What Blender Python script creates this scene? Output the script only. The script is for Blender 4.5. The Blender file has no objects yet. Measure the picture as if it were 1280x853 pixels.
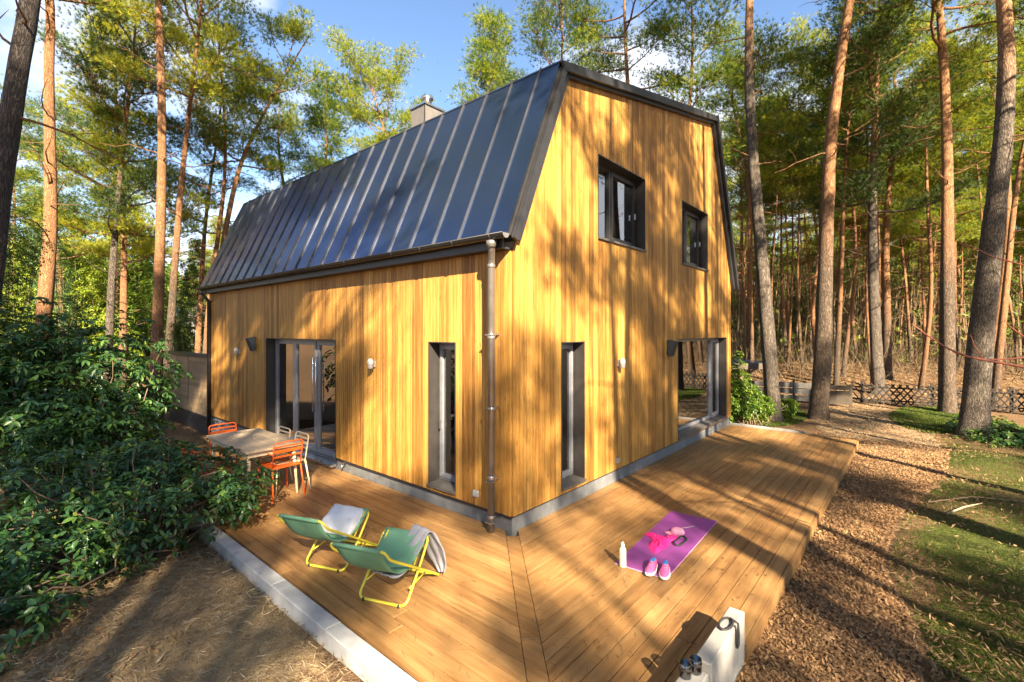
import bpy, bmesh, math, random
import numpy as np
from mathutils import Vector, Matrix, Euler
sc = bpy.context.scene
R = math.radians

# ---------------------------------------------------------------- camera
CAMX, CAMY, CAMZ = -4.171, -3.585, 2.35
YAW = 0.7099                      # direction the camera looks, from +x towards +y
FPX, HOR = 590.68, 413.71         # focal length and horizon row in photo pixels
cam_d = bpy.data.cameras.new("camera")
cam = bpy.data.objects.new("camera", cam_d)
sc.collection.objects.link(cam)
cam_d.sensor_width = 36.0
cam_d.lens = FPX / 1280 * 36.0
cam_d.shift_y = (HOR - 426.5) / 1280.0
cam_d.clip_start = 0.05
cam_d.clip_end = 2000
cam.location = (CAMX, CAMY, CAMZ)
cam.rotation_euler = (R(90), 0, YAW - R(90))
sc.camera = cam

# ---------------------------------------------------------------- light
SUN_AZ, SUN_EL = R(57), R(33)     # light travels towards SUN_AZ (from +x)
LDIR = Vector((math.cos(SUN_AZ) * math.cos(SUN_EL), math.sin(SUN_AZ) * math.cos(SUN_EL), -math.sin(SUN_EL)))
world = bpy.data.worlds.new("World")
sc.world = world
world.use_nodes = True
wn = world.node_tree
for n in list(wn.nodes): wn.nodes.remove(n)
def wnode(t, **k):
    n = wn.nodes.new(t)
    for a, b in k.items(): setattr(n, a, b)
    return n
wout = wnode('ShaderNodeOutputWorld'); wbg = wnode('ShaderNodeBackground')
sky = wnode('ShaderNodeTexSky', sky_type='NISHITA')
sky.sun_disc = False
sky.sun_elevation = SUN_EL
# Nishita: rotation 0 = sun towards +y, growing clockwise seen from above
sun_from = -LDIR
sky.sun_rotation = math.atan2(sun_from.x, sun_from.y)
sky.altitude = 100; sky.air_density = 1.0; sky.dust_density = 0.3; sky.ozone_density = 3.0
wtc = wnode('ShaderNodeTexCoord')
wmap = wnode('ShaderNodeMapping'); wmap.inputs['Scale'].default_value = (1.0, 1.0, 2.2); wmap.inputs['Location'].default_value = (3.1, 0.4, 0.2)
wno = wnode('ShaderNodeTexNoise'); wno.inputs['Scale'].default_value = 1.7; wno.inputs['Detail'].default_value = 8; wno.inputs['Roughness'].default_value = 0.58
wsep = wnode('ShaderNodeSeparateXYZ')
wadd = wnode('ShaderNodeMath', operation='MULTIPLY_ADD'); wadd.inputs[1].default_value = -0.52; 
wramp = wnode('ShaderNodeValToRGB'); wramp.color_ramp.elements[0].position = 0.28; wramp.color_ramp.elements[1].position = 0.43
wmix = wnode('ShaderNodeMix', data_type='RGBA')
wmix.inputs['B'].default_value = (4.6, 4.75, 5.1, 1)
L = wn.links.new
L(wtc.outputs['Generated'], wmap.inputs['Vector']); L(wmap.outputs[0], wno.inputs['Vector'])
L(wtc.outputs['Generated'], wsep.inputs[0]); L(wsep.outputs['Z'], wadd.inputs[0]); L(wno.outputs['Fac'], wadd.inputs[2])
L(wadd.outputs[0], wramp.inputs[0]); L(wramp.outputs[0], wmix.inputs['Factor'])
L(sky.outputs[0], wmix.inputs['A']); L(wmix.outputs['Result'], wbg.inputs[0]); L(wbg.outputs[0], wout.inputs[0])
wbg.inputs[1].default_value = 0.05
sun_d = bpy.data.lights.new("sun", 'SUN')
sun_d.energy = 5.0; sun_d.angle = R(0.53); sun_d.color = (1.0, 0.84, 0.62)
sun = bpy.data.objects.new("sun", sun_d)
sun.rotation_euler = LDIR.to_track_quat('-Z', 'Y').to_euler()
sun.location = (-20, -30, 30)
sc.collection.objects.link(sun)
sc.view_settings.view_transform = 'Standard'
sc.view_settings.look = 'None'
sc.view_settings.exposure = 2.65
sc.view_settings.gamma = 1.0
sc.cycles.max_bounces = 8
sc.cycles.diffuse_bounces = 2
sc.cycles.glossy_bounces = 3
sc.cycles.transmission_bounces = 4
sc.cycles.transparent_max_bounces = 8
sc.cycles.sample_clamp_indirect = 6

# ---------------------------------------------------------------- helpers
C = sc.collection
rng = random.Random(7)
_sy, _cy = math.sin(YAW), math.cos(YAW)
def at(px, py, D):
    """world point seen at photo pixel (px, py), D metres in front of the camera"""
    u = (px - 640) / FPX; v = (HOR - py) / FPX
    return Vector((CAMX + D * (_cy + u * _sy), CAMY + D * (_sy - u * _cy), CAMZ + D * v))
def link(o, parent=None):
    C.objects.link(o)
    if parent: o.parent = parent
    return o
def tag(o, label=None, cat=None, group=None, kind=None):
    if label: o['label'] = label
    if cat: o['category'] = cat
    if group: o['group'] = group
    if kind: o['kind'] = kind
    return o
def thing(name, label, cat, loc=(0, 0, 0), rz=0, group=None):
    o = bpy.data.objects.new(name, None); link(o)
    o.empty_display_size = 0.2
    o.location = loc; o.rotation_euler = (0, 0, rz)
    return tag(o, label, cat, group)
class MB:
    """collects simple shapes; build() links them as one mesh object"""
    def __init__(s): s.v = []; s.f = []; s.sm = []
    def add(s, vs, fs, smooth=False):
        b = len(s.v); s.v += [tuple(v) for v in vs]
        s.f += [tuple(i + b for i in f) for f in fs]; s.sm += [smooth] * len(fs); return s
    def hexa(s, p):   # 8 corners: bottom 4 (ccw), top 4
        return s.add(p, [(3, 2, 1, 0), (4, 5, 6, 7), (0, 1, 5, 4), (1, 2, 6, 5), (2, 3, 7, 6), (3, 0, 4, 7)])
    def box(s, a, b):
        x0, x1 = sorted((a[0], b[0])); y0, y1 = sorted((a[1], b[1])); z0, z1 = sorted((a[2], b[2]))
        return s.hexa([(x0, y0, z0), (x1, y0, z0), (x1, y1, z0), (x0, y1, z0), (x0, y0, z1), (x1, y0, z1), (x1, y1, z1), (x0, y1, z1)])
    def bbox(s, a, b, e=0.006):   # box with chamfered vertical+top edges
        x0, x1 = sorted((a[0], b[0])); y0, y1 = sorted((a[1], b[1])); z0, z1 = sorted((a[2], b[2]))
        def ring(d, z): return [(x0 + d, y0 + d, z), (x1 - d, y0 + d, z), (x1 - d, y1 - d, z), (x0 + d, y1 - d, z)]
        vs = ring(e, z0) + ring(0, z0 + e) + ring(0, z1 - e) + ring(e, z1)
        fs = [(3, 2, 1, 0), (12, 13, 14, 15)]
        for k in range(3):
            for i in range(4):
                j = (i + 1) % 4; fs.append((4 * k + i, 4 * k + j, 4 * k + 4 + j, 4 * k + 4 + i))
        return s.add(vs, fs)
    def tube(s, pts, r, n=8, closed=False, cap=True):
        pts = [Vector(p) for p in pts]; m = len(pts)
        rs = r if isinstance(r, (list, tuple)) else [r] * m
        vs = []; up = None
        for i, p in enumerate(pts):
            if closed: d = pts[(i + 1) % m] - pts[i - 1]
            else: d = pts[min(i + 1, m - 1)] - pts[max(i - 1, 0)]
            if d.length < 1e-9: d = Vector((0, 0, 1))
            d.normalize()
            if up is None:
                up = Vector((0, 0, 1)) if abs(d.z) < 0.9 else Vector((1, 0, 0))
            a = up - d * up.dot(d)
            if a.length < 1e-4: a = d.orthogonal()
            a.normalize(); b = d.cross(a); up = a
            for k in range(n):
                t = 2 * math.pi * k / n
                vs.append(p + (a * math.cos(t) + b * math.sin(t)) * rs[i])
        fs = []
        for i in range(m if closed else m - 1):
            j = (i + 1) % m
            for k in range(n):
                l = (k + 1) % n; fs.append((i * n + k, i * n + l, j * n + l, j * n + k))
        s.add(vs, fs, True)
        if cap and not closed:
            b0 = len(s.v) - len(vs)
            s.f.append(tuple(b0 + k for k in reversed(range(n)))); s.sm.append(False)
            s.f.append(tuple(b0 + (m - 1) * n + k for k in range(n))); s.sm.append(False)
        return s
    def lathe(s, c, prof, n=20):
        vs = []; fs = []; m = len(prof)
        for r, z in prof:
            for k in range(n):
                t = 2 * math.pi * k / n; vs.append((c[0] + r * math.cos(t), c[1] + r * math.sin(t), c[2] + z))
        for i in range(m - 1):
            for k in range(n):
                l = (k + 1) % n; fs.append((i * n + k, i * n + l, (i + 1) * n + l, (i + 1) * n + k))
        return s.add(vs, fs, True)
    def prism(s, poly, off, flip=False):   # polygon of 3-D points swept by off
        n = len(poly); off = Vector(off)
        vs = [Vector(p) for p in poly] + [Vector(p) + off for p in poly]
        fs = [tuple(range(n)), tuple(reversed(range(n, 2 * n)))] + [((i + 1) % n, i, n + i, n + (i + 1) % n) for i in range(n)]
        return s.add(vs, fs)
    def mesh(s, name, mat):
        me = bpy.data.meshes.new(name); me.from_pydata(s.v, [], s.f)
        me.polygons.foreach_set('use_smooth', s.sm); me.update()
        if mat: me.materials.append(mat)
        return me
    def build(s, name, mat, parent=None, loc=None):
        o = bpy.data.objects.new(name, s.mesh(name, mat)); link(o, parent)
        if loc is not None: o.location = loc
        return o
def fix_normals(o):
    bm = bmesh.new(); bm.from_mesh(o.data); bmesh.ops.recalc_face_normals(bm, faces=bm.faces); bm.to_mesh(o.data); bm.free(); return o
def np_mesh(name, V, F, mat, smooth=False, attr=None):
    """V (n,3), F (m,k) arrays"""
    me = bpy.data.meshes.new(name); V = np.asarray(V, np.float32); F = np.asarray(F, np.int32)
    k = F.shape[1]
    me.vertices.add(len(V)); me.vertices.foreach_set('co', V.ravel())
    me.loops.add(F.size); me.loops.foreach_set('vertex_index', F.ravel())
    me.polygons.add(len(F)); me.polygons.foreach_set('loop_start', np.arange(0, F.size, k, dtype=np.int32))
    if smooth: me.polygons.foreach_set('use_smooth', np.ones(len(F), bool))
    if attr is not None:
        for nm, (dom, val) in attr.items():
            a = me.attributes.new(nm, 'FLOAT', dom); a.data.foreach_set('value', np.asarray(val, np.float32))
    me.update(calc_edges=True)
    if mat: me.materials.append(mat)
    return me
def obj(name, me, parent=None, loc=None):
    o = bpy.data.objects.new(name, me); link(o, parent)
    if loc is not None: o.location = loc
    return o
def copy_tree(o, parent=None):
    c = o.copy(); C.objects.link(c)
    if parent: c.parent = parent
    for ch in list(o.children): copy_tree(ch, c)
    return c

# ---------------------------------------------------------------- materials
class MT:
    def __init__(s, name):
        s.m = bpy.data.materials.new(name); s.m.use_nodes = True; s.t = s.m.node_tree
        s.b = s.t.nodes['Principled BSDF']
    def n(s, t, **k):
        x = s.t.nodes.new(t)
        for a, b in k.items():
            if a in x.inputs.keys() if isinstance(a, str) else False: x.inputs[a].default_value = b
            else: setattr(x, a, b)
        return x
    def l(s, a, b): s.t.links.new(a, b); return b
    def pos(s, scale=(1, 1, 1), obj=False):
        if obj: o = s.n('ShaderNodeTexCoord').outputs['Object']
        else: o = s.n('ShaderNodeNewGeometry').outputs['Position']
        m = s.n('ShaderNodeMapping'); m.inputs['Scale'].default_value = scale; s.l(o, m.inputs[0]); return m
    def noise(s, vec, scale, detail=4, rough=.55):
        x = s.n('ShaderNodeTexNoise'); x.inputs['Scale'].default_value = scale; x.inputs['Detail'].default_value = detail; x.inputs['Roughness'].default_value = rough
        if vec is not None: s.l(vec, x.inputs['Vector'])
        return x.outputs['Fac']
    def ramp(s, fac, stops, interp='LINEAR'):
        x = s.n('ShaderNodeValToRGB'); cr = x.color_ramp; cr.interpolation = interp
        while len(cr.elements) < len(stops): cr.elements.new(0.5)
        for e, (p, c) in zip(cr.elements, stops):
            e.position = p; e.color = (c[0], c[1], c[2], 1) if not isinstance(c, (int, float)) else (c, c, c, 1)
        s.l(fac, x.inputs[0]); return x.outputs[0]
    def mix(s, fac, a, b, mode='MIX'):
        x = s.n('ShaderNodeMix', data_type='RGBA', blend_type=mode)
        for key, v in (('Factor', fac), ('A', a), ('B', b)):
            i = x.inputs[key]
            if isinstance(v, (int, float)): i.default_value = v
            elif isinstance(v, tuple): i.default_value = (v[0], v[1], v[2], 1)
            else: s.l(v, i)
        return x.outputs['Result']
    def math(s, op, a, b=0.0, c=0.0):
        x = s.n('ShaderNodeMath', operation=op)
        for i, v in enumerate((a, b, c)):
            if isinstance(v, (int, float)): x.inputs[i].default_value = v
            else: s.l(v, x.inputs[i])
        return x.outputs[0]
    def bump(s, h, strength=.3, dist=.01):
        x = s.n('ShaderNodeBump'); x.inputs['Strength'].default_value = strength; x.inputs['Distance'].default_value = dist
        s.l(h, x.inputs['Height']); s.l(x.outputs[0], s.b.inputs['Normal']); return x
    def col(s, c):
        if isinstance(c, tuple): s.b.inputs['Base Color'].default_value = (c[0], c[1], c[2], 1)
        else: s.l(c, s.b.inputs['Base Color'])
        return s
    def set(s, rough=None, metal=None, spec=None):
        if rough is not None:
            if isinstance(rough, (int, float)): s.b.inputs['Roughness'].default_value = rough
            else: s.l(rough, s.b.inputs['Roughness'])
        if metal is not None: s.b.inputs['Metallic'].default_value = metal
        if spec is not None: s.b.inputs['Specular IOR Level'].default_value = spec
        return s
M = {}
def wood(name, axis, stops, rnd=.35, rough=.6, scale=1.0, knots=True):
    t = MT(name)
    sc3 = [9, 9, 9]; sc3[axis] = 0.55
    geo = t.n('ShaderNodeNewGeometry').outputs['Position']
    oi = t.n('ShaderNodeObjectInfo')
    comb = t.n('ShaderNodeCombineXYZ')
    off = t.math('MULTIPLY', oi.outputs['Random'], 37.0)
    for i in range(3): t.l(off, comb.inputs[i])
    add = t.n('ShaderNodeVectorMath', operation='ADD'); t.l(geo, add.inputs[0]); t.l(comb.outputs[0], add.inputs[1])
    mp = t.n('ShaderNodeMapping'); mp.inputs['Scale'].default_value = [k * scale for k in sc3]; t.l(add.outputs[0], mp.inputs[0])
    g1 = t.noise(mp.outputs[0], 2.0, 6, .65)
    mp2 = t.n('ShaderNodeMapping'); mp2.inputs['Scale'].default_value = [k * scale * 4 for k in sc3]; t.l(add.outputs[0], mp2.inputs[0])
    g2 = t.noise(mp2.outputs[0], 3.0, 4, .6)
    f = t.math('ADD', t.math('MULTIPLY', g1, .75), t.math('MULTIPLY', g2, .25))
    f = t.math('ADD', f, t.math('MULTIPLY', t.math('SUBTRACT', oi.outputs['Random'], .5), rnd))
    c = t.ramp(f, stops)
    if knots:
        vo = t.n('ShaderNodeTexVoronoi'); kp = [5.0, 5.0, 5.0]; kp[axis] = 1.7
        mp3 = t.n('ShaderNodeMapping'); mp3.inputs['Scale'].default_value = kp; t.l(add.outputs[0], mp3.inputs[0]); t.l(mp3.outputs[0], vo.inputs['Vector']); vo.inputs['Scale'].default_value = 1.6
        kn = t.ramp(vo.outputs['Distance'], [(0.03, 1.0), (0.12, 0.0)])
        c = t.mix(t.math('MULTIPLY', kn, .6), c, tuple(k * .3 for k in stops[0][1]))
    big = t.noise(geo, .9, 3)
    c = t.mix(t.ramp(big, [(.35, 0.0), (.7, .35)]), c, tuple(k * .75 for k in stops[len(stops) // 2][1]))
    t.col(c).set(rough=rough, spec=.35); t.bump(f, .35, .004)
    M[name] = t.m
wood('cladding', 2, [(.2, (.085, .034, .007)), (.40, (.22, .098, .018)), (.57, (.38, .190, .038)), (.8, (.53, .315, .080))], rnd=.27, rough=.55)
wood('deck_x', 0, [(.25, (.11, .052, .019)), (.48, (.25, .132, .047)), (.75, (.39, .235, .095))], rnd=.15, rough=.5)
wood('deck_y', 1, [(.25, (.11, .052, .019)), (.48, (.25, .132, .047)), (.75, (.39, .235, .095))], rnd=.15, rough=.5)
wood('deck_d', 0, [(.25, (.2, .10, .045)), (.48, (.36, .21, .10)), (.75, (.48, .31, .16))], rnd=.1, rough=.5)
wood('grey_wood', 0, [(.25, (.09, .082, .075)), (.5, (.20, .185, .165)), (.75, (.32, .29, .25))], rnd=.5, rough=.8)
wood('dark_wood', 0, [(.25, (.03, .024, .018)), (.5, (.065, .05, .036)), (.75, (.11, .085, .06))], rnd=.4, rough=.8)
wood('black_wood', 0, [(.25, (.012, .010, .008)), (.5, (.028, .022, .017)), (.75, (.05, .04, .03))], rnd=.4, rough=.85)
wood('screen_wood', 1, [(.25, (.17, .115, .062)), (.5, (.28, .19, .105)), (.75, (.38, .27, .15))], rnd=.3, rough=.7)
wood('table_top', 1, [(.25, (.40, .29, .18)), (.5, (.52, .40, .26)), (.75, (.62, .5, .34))], rnd=.05, rough=.5, knots=False)
def plain(name, c, rough=.5, metal=0, spec=.5, var=.12, scale=8, bump=0.0, bscale=60):
    t = MT(name); p = t.pos(obj=True)
    f = t.noise(p.outputs[0], scale, 4)
    dark = tuple(k * (1 - var) for k in c); lite = tuple(min(1, k * (1 + var)) for k in c)
    t.col(t.ramp(f, [(.3, dark), (.7, lite)])).set(rough=t.math('ADD', t.math('MULTIPLY', f, .15), max(0.02, rough - .075)), metal=metal, spec=spec)
    if bump: t.bump(t.noise(p.outputs[0], bscale, 3), bump, .003)
    M[name] = t.m; return t
# standing seam sheet: dark blue-grey coated steel with faint oil-canning
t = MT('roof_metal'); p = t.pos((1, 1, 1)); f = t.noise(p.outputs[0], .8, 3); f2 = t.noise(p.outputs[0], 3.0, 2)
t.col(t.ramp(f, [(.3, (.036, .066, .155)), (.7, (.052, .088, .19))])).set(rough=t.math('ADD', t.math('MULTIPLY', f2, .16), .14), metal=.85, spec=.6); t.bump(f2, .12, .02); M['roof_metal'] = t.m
plain('seam_metal', (.075, .072, .07), .4, .6)
plain('black_metal', (.018, .018, .020), .45, .0, .5)
plain('dark_frame', (.20, .205, .225), .35, .2, .5)
plain('reveal_metal', (.038, .034, .032), .4, .2, .5)
plain('sill_metal', (.085, .078, .072), .45, .1, .5, var=.2)
plain('pipe_metal', (.27, .25, .23), .38, .75, .5, var=.2, scale=5)
plain('steel', (.62, .62, .63), .22, .95)
plain('gutter_metal', (.03, .03, .03), .4, .3)
plain('lamp_silver', (.30, .28, .26), .4, .4)
plain('speaker_grey', (.055, .068, .078), .7)
plain('white_plastic', (.42, .40, .38), .5)
plain('grey_plastic', (.32, .33, .34), .5)
plain('chimney_sheet', (.125, .115, .105), .5, .15)
plain('interior_wall', (.55, .52, .47), .9)
plain('interior_floor', (.32, .24, .16), .45)
plain('sofa_cloth', (.62, .60, .5), .9, bump=.3)
plain('pink_cloth', (.68, .33, .30), .9, bump=.3)
plain('curtain_cloth', (.13, .12, .115), .9)
plain('concrete', (.34, .34, .335), .85, var=.18, scale=6, bump=.4, bscale=90)
plain('pale_stone', (.28, .268, .245), .85, var=.14, scale=5, bump=.5, bscale=70)
t = MT('plinth'); p = t.pos((1, 1, .5)); f = t.noise(p.outputs[0], 3.5, 6, .7)
t.col(t.ramp(f, [(.3, (.085, .092, .098)), (.7, (.17, .175, .175))])).set(rough=.75); t.bump(f, .3, .01); M['plinth'] = t.m
plain('yellow_tube', (.62, .54, .045), .32, .0, .6, var=.08)
plain('orange_paint', (.72, .105, .012), .4, var=.08)
plain('cream_paint', (.70, .56, .36), .4, var=.06)
plain('rubber', (.02, .02, .02), .7)
t = plain('sling_green', (.11, .25, .15), .8, var=.08); 

plain('cushion_cloth', (.60, .60, .62), .95, var=.06, bump=.5, bscale=220)
plain('towel_grey', (.23, .23, .26), .95, var=.12, bump=.6, bscale=260)
plain('mat_purple', (.26, .055, .26), .6, var=.08, bump=.5, bscale=400)
plain('mat_edge', (.62, .34, .52), .7)
plain('magenta', (.80, .015, .20), .6, var=.15)
plain('pale_pink', (.66, .28, .40), .7)
plain('shoe_pink', (.80, .12, .32), .7, var=.2, scale=30)
plain('shoe_blue', (.05, .22, .55), .7)
plain('shoe_sole', (.80, .76, .72), .7)
plain('bottle_cream', (.66, .72, .52), .35)
plain('lace', (.75, .35, .55), .8)
plain('berry', (.55, .01, .10), .4)
# glass
t = MT('window_glass'); nt = t.t
nt.nodes.remove(t.b)
out = [n for n in nt.nodes if n.type == 'OUTPUT_MATERIAL'][0]
tr = t.n('ShaderNodeBsdfTransparent'); tr.inputs[0].default_value = (.62, .66, .64, 1)
gl = t.n('ShaderNodeBsdfGlossy'); gl.inputs['Roughness'].default_value = .015; gl.inputs[0].default_value = (.95, .97, 1, 1)
fr = t.n('ShaderNodeFresnel'); fr.inputs[0].default_value = 1.75
fac = t.math('MINIMUM', t.math('MULTIPLY_ADD', fr.outputs[0], 1.6, .06), 1.0)
mx = t.n('ShaderNodeMixShader'); t.l(fac, mx.inputs[0]); t.l(tr.outputs[0], mx.inputs[1]); t.l(gl.outputs[0], mx.inputs[2]); t.l(mx.outputs[0], out.inputs[0])
M['window_glass'] = t.m
t = MT('jar_glass'); t.col((.8, .85, .85)).set(rough=.03); t.b.inputs['Transmission Weight'].default_value = 1.0; M['jar_glass'] = t.m
# foliage
def leafmat(name, stops, trans=.35, rough=.5, spec=.4, attr='rnd', clump=1.3, tcol=None):
    t = MT(name); nt = t.t
    a = t.n('ShaderNodeAttribute'); a.attribute_name = attr
    g = t.n('ShaderNodeTexCoord').outputs['Object']
    oi = t.n('ShaderNodeObjectInfo').outputs['Random']
    cl = t.noise(g, clump, 3)
    f = t.math('ADD', t.math('MULTIPLY', a.outputs['Fac'], .5), t.math('MULTIPLY', cl, .5))
    f = t.math('ADD', f, t.math('MULTIPLY', t.math('SUBTRACT', oi, .5), .3))
    c = t.ramp(f, stops)
    t.col(c).set(rough=rough, spec=spec)
    out = [n for n in nt.nodes if n.type == 'OUTPUT_MATERIAL'][0]
    tl = t.n('ShaderNodeBsdfTranslucent')
    cc = t.mix(1.0, c, (1.5, 1.35, .5) if tcol is None else tcol, 'MULTIPLY'); t.l(cc, tl.inputs[0])
    mx = t.n('ShaderNodeMixShader'); mx.inputs[0].default_value = trans
    t.l(t.b.outputs[0], mx.inputs[1]); t.l(tl.outputs[0], mx.inputs[2]); t.l(mx.outputs[0], out.inputs[0])
    M[name] = t.m
leafmat('pine_needles', [(.2, (.04, .09, .012)), (.40, (.10, .17, .020)), (.56, (.22, .265, .028)), (.76, (.37, .365, .036))], trans=.5, rough=.55)
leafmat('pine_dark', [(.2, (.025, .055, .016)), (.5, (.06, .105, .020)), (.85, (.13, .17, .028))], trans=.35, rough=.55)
leafmat('rhodo_leaf', [(.2, (.016, .048, .020)), (.5, (.036, .098, .026)), (.72, (.09, .17, .03)), (.92, (.24, .28, .035))], trans=.25, rough=.36, spec=.5)
leafmat('green_leaf', [(.2, (.045, .10, .012)), (.5, (.12, .19, .02)), (.8, (.27, .31, .035))], trans=.4, rough=.45)
leafmat('spruce_leaf', [(.2, (.022, .055, .022)), (.55, (.05, .10, .03)), (.85, (.12, .17, .04))], trans=.3, rough=.5)
leafmat('grass_blade', [(.2, (.035, .065, .010)), (.55, (.10, .14, .018)), (.85, (.26, .26, .05))], trans=.4, rough=.6)
leafmat('dead_leaf', [(.2, (.09, .050, .022)), (.55, (.21, .125, .055)), (.85, (.37, .25, .12))], trans=.25, rough=.8, tcol=(1.2, 1, .7))
leafmat('straw', [(.2, (.11, .075, .042)), (.55, (.25, .18, .105)), (.85, (.42, .33, .21))], trans=.1, rough=.85, tcol=(1, 1, 1))
leafmat('chip', [(.15, (.09, .046, .020)), (.5, (.23, .125, .052)), (.85, (.44, .27, .125))], trans=0.0, rough=.85, tcol=(1, 1, 1))
leafmat('twig', [(.2, (.05, .034, .018)), (.5, (.11, .075, .038)), (.85, (.22, .15, .075))], trans=0.0, rough=.85, tcol=(1, 1, 1))
plain('red_twig', (.27, .075, .035), .5, var=.3, scale=12)
plain('rhodo_stem', (.16, .11, .07), .85, var=.3)
# bark: fissured grey-brown low on the trunk, flaky orange above
def barkmat(name, turn, low, high, w=2.5):
    t = MT(name); tc = t.n('ShaderNodeTexCoord').outputs['Object']
    mp = t.n('ShaderNodeMapping'); mp.inputs['Scale'].default_value = (9, 9, 1.25); t.l(tc, mp.inputs[0])
    vo = t.n('ShaderNodeTexVoronoi', feature='DISTANCE_TO_EDGE'); vo.inputs['Scale'].default_value = 3.1; vo.inputs['Randomness'].default_value = 1
    dist = t.n('ShaderNodeTexNoise'); dist.inputs['Scale'].default_value = 3; t.l(mp.outputs[0], dist.inputs['Vector'])
    av = t.n('ShaderNodeVectorMath', operation='MULTIPLY_ADD'); t.l(dist.outputs['Color'], av.inputs[0]); av.inputs[1].default_value = (1.5, 1.5, 1.1); t.l(mp.outputs[0], av.inputs[2]); t.l(av.outputs[0], vo.inputs['Vector'])
    fis = t.ramp(t.math('ADD', vo.outputs['Distance'], t.math('MULTIPLY', t.noise(mp.outputs[0], 9, 5, .7), .12)), [(0.04, 0.0), (.24, 1.0)])
    n1 = t.noise(mp.outputs[0], 2.5, 6, .7)
    lo = t.mix(fis, tuple(k * .32 for k in low), t.mix(n1, tuple(k * .65 for k in low), tuple(k * 1.35 for k in low)))
    hi = t.mix(t.ramp(vo.outputs['Distance'], [(0, .25), (.1, 1.0)]), tuple(k * .45 for k in high), t.mix(n1, tuple(k * .6 for k in high), tuple(k * 1.35 for k in high)))
    sp = t.n('ShaderNodeSeparateXYZ'); t.l(tc, sp.inputs[0])
    oi = t.n('ShaderNodeObjectInfo').outputs['Random']
    hgt = t.math('ADD', sp.outputs['Z'], t.math('ADD', t.math('MULTIPLY', n1, 2.4), t.math('MULTIPLY', oi, 2.5)))
    k = t.ramp(t.math('DIVIDE', t.math('SUBTRACT', hgt, turn), w), [(0, 0.0), (1, 1.0)])
    t.col(t.mix(k, lo, hi)).set(rough=.85, spec=.25)
    h = t.math('ADD', t.math('MULTIPLY', fis, .8), t.math('MULTIPLY', n1, .4))
    t.bump(h, .9, .025); M[name] = t.m
barkmat('bark', 6.0, (.125, .090, .062), (.29, .145, .066))
barkmat('bark_orange', 3.5, (.13, .088, .058), (.28, .14, .064))
barkmat('bark_dark', 14.0, (.085, .07, .06), (.2, .12, .08))  # grey bark darkened: shade on the big leaning trunk put into its colour
barkmat('bark_grey', 11.0, (.125, .10, .077), (.38, .20, .10))

# ---------------------------------------------------------------- ground
def sstep(a, b, x):
    t = np.clip((x - a) / (b - a), 0, 1); return t * t * (3 - 2 * t)
def vnoise(x, y, s, seed=0):
    return (np.sin(x * s + 1.7 + seed) * np.cos(y * s * 1.13 + .6 * seed) + .6 * np.sin(x * s * 2.3 + y * s * 1.7 + seed * 2.1) + .4 * np.cos(y * s * 3.1 - x * s * 2.2 + seed)) / 2
def gz(x, y):
    x = np.asarray(x, float); y = np.asarray(y, float)
    right = sstep(-1.2, -2.4, y) * (1 - sstep(7.5, 11, x)) * sstep(-6, -2.5, x)
    left = sstep(-2.0, -2.3, x) * sstep(12, 6, y)
    z = -.36 + .19 * right + .25 * left * (1 - right)
    D = (x - CAMX) * _cy + (y - CAMY) * _sy
    z = z + .65 * sstep(19, 27, D) + .55 * sstep(27, 70, D)
    z = z + .16 * sstep(-3.5, -4.6, y + .0 * x) * sstep(-3, 1, x) * (1 - sstep(12, 16, x)) * (.5 + .5 * vnoise(x, y, .8, 2))
    far = sstep(12, 30, np.hypot(x, y + 1))
    return z + .02 * vnoise(x, y, 1.9) + far * .25 * vnoise(x, y, .21, 5)
def axis_coords(lo, hi, n, c, k):
    t = np.linspace(-1, 1, n); s = np.sinh(t * k) / math.sinh(k)
    return np.where(s < 0, c + s * (c - lo), c + s * (hi - c))
gx = axis_coords(-260, 320, 300, 1, 4.6); gy = axis_coords(-260, 320, 300, -1, 4.6)
GX, GY = np.meshgrid(gx, gy, indexing='ij')
V = np.stack([GX.ravel(), GY.ravel(), gz(GX, GY).ravel()], 1)
# a hollow under house and deck so that nothing pokes through
def hollow(x, y): return ((x > -2.2) & (x < 8.45) & (y > -2.5) & (y < 10.2))
V[:, 2] -= .25 * hollow(V[:, 0], V[:, 1])
nx, ny = len(gx), len(gy)
I = np.arange(nx * ny).reshape(nx, ny)
F = np.stack([I[:-1, :-1], I[1:, :-1], I[1:, 1:], I[:-1, 1:]], -1).reshape(-1, 4)
X, Y = V[:, 0], V[:, 1]
moss = sstep(-3.35, -3.8, Y + .25 * vnoise(X, Y, 1.3, 1)) * sstep(-.5, .8, X) * (1 - sstep(9, 16, X)) * .9
moss = np.maximum(moss, .8 * sstep(1.6, 0, np.hypot((X - 12.5) / 2.6, (Y - .3) / 1.4)))
moss = np.maximum(moss, .85 * sstep(1.5, .4, np.hypot((X - 15.2) / 2.8, (Y + 3.6) / 1.2)))
moss = moss * (.35 + .65 * (.5 + .5 * vnoise(X, Y, 1.1, 9)))
sand = sstep(2.2, .6, np.hypot((X + 3.4) / 1.2, (Y - 1.0) / 1.2)) 
sand = np.maximum(sand, .7 * sstep(1, .3, np.hypot((X + .9) / 1.6, (Y - 9.5) / 3)))
t = MT('forest_floor'); g = t.pos((1, 1, 1)).outputs[0]
n1 = t.noise(g, 1.1, 6, .7); n2 = t.noise(g, 14, 5, .7); n3 = t.noise(g, 60, 3, .6)
am = t.n('ShaderNodeAttribute'); am.attribute_name = 'moss'; asn = t.n('ShaderNodeAttribute'); asn.attribute_name = 'sand'
lit = t.ramp(t.math('ADD', t.math('MULTIPLY', n2, .6), t.math('MULTIPLY', n3, .4)), [(.32, (.055, .032, .016)), (.5, (.17, .10, .050)), (.68, (.34, .22, .12))])
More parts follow.
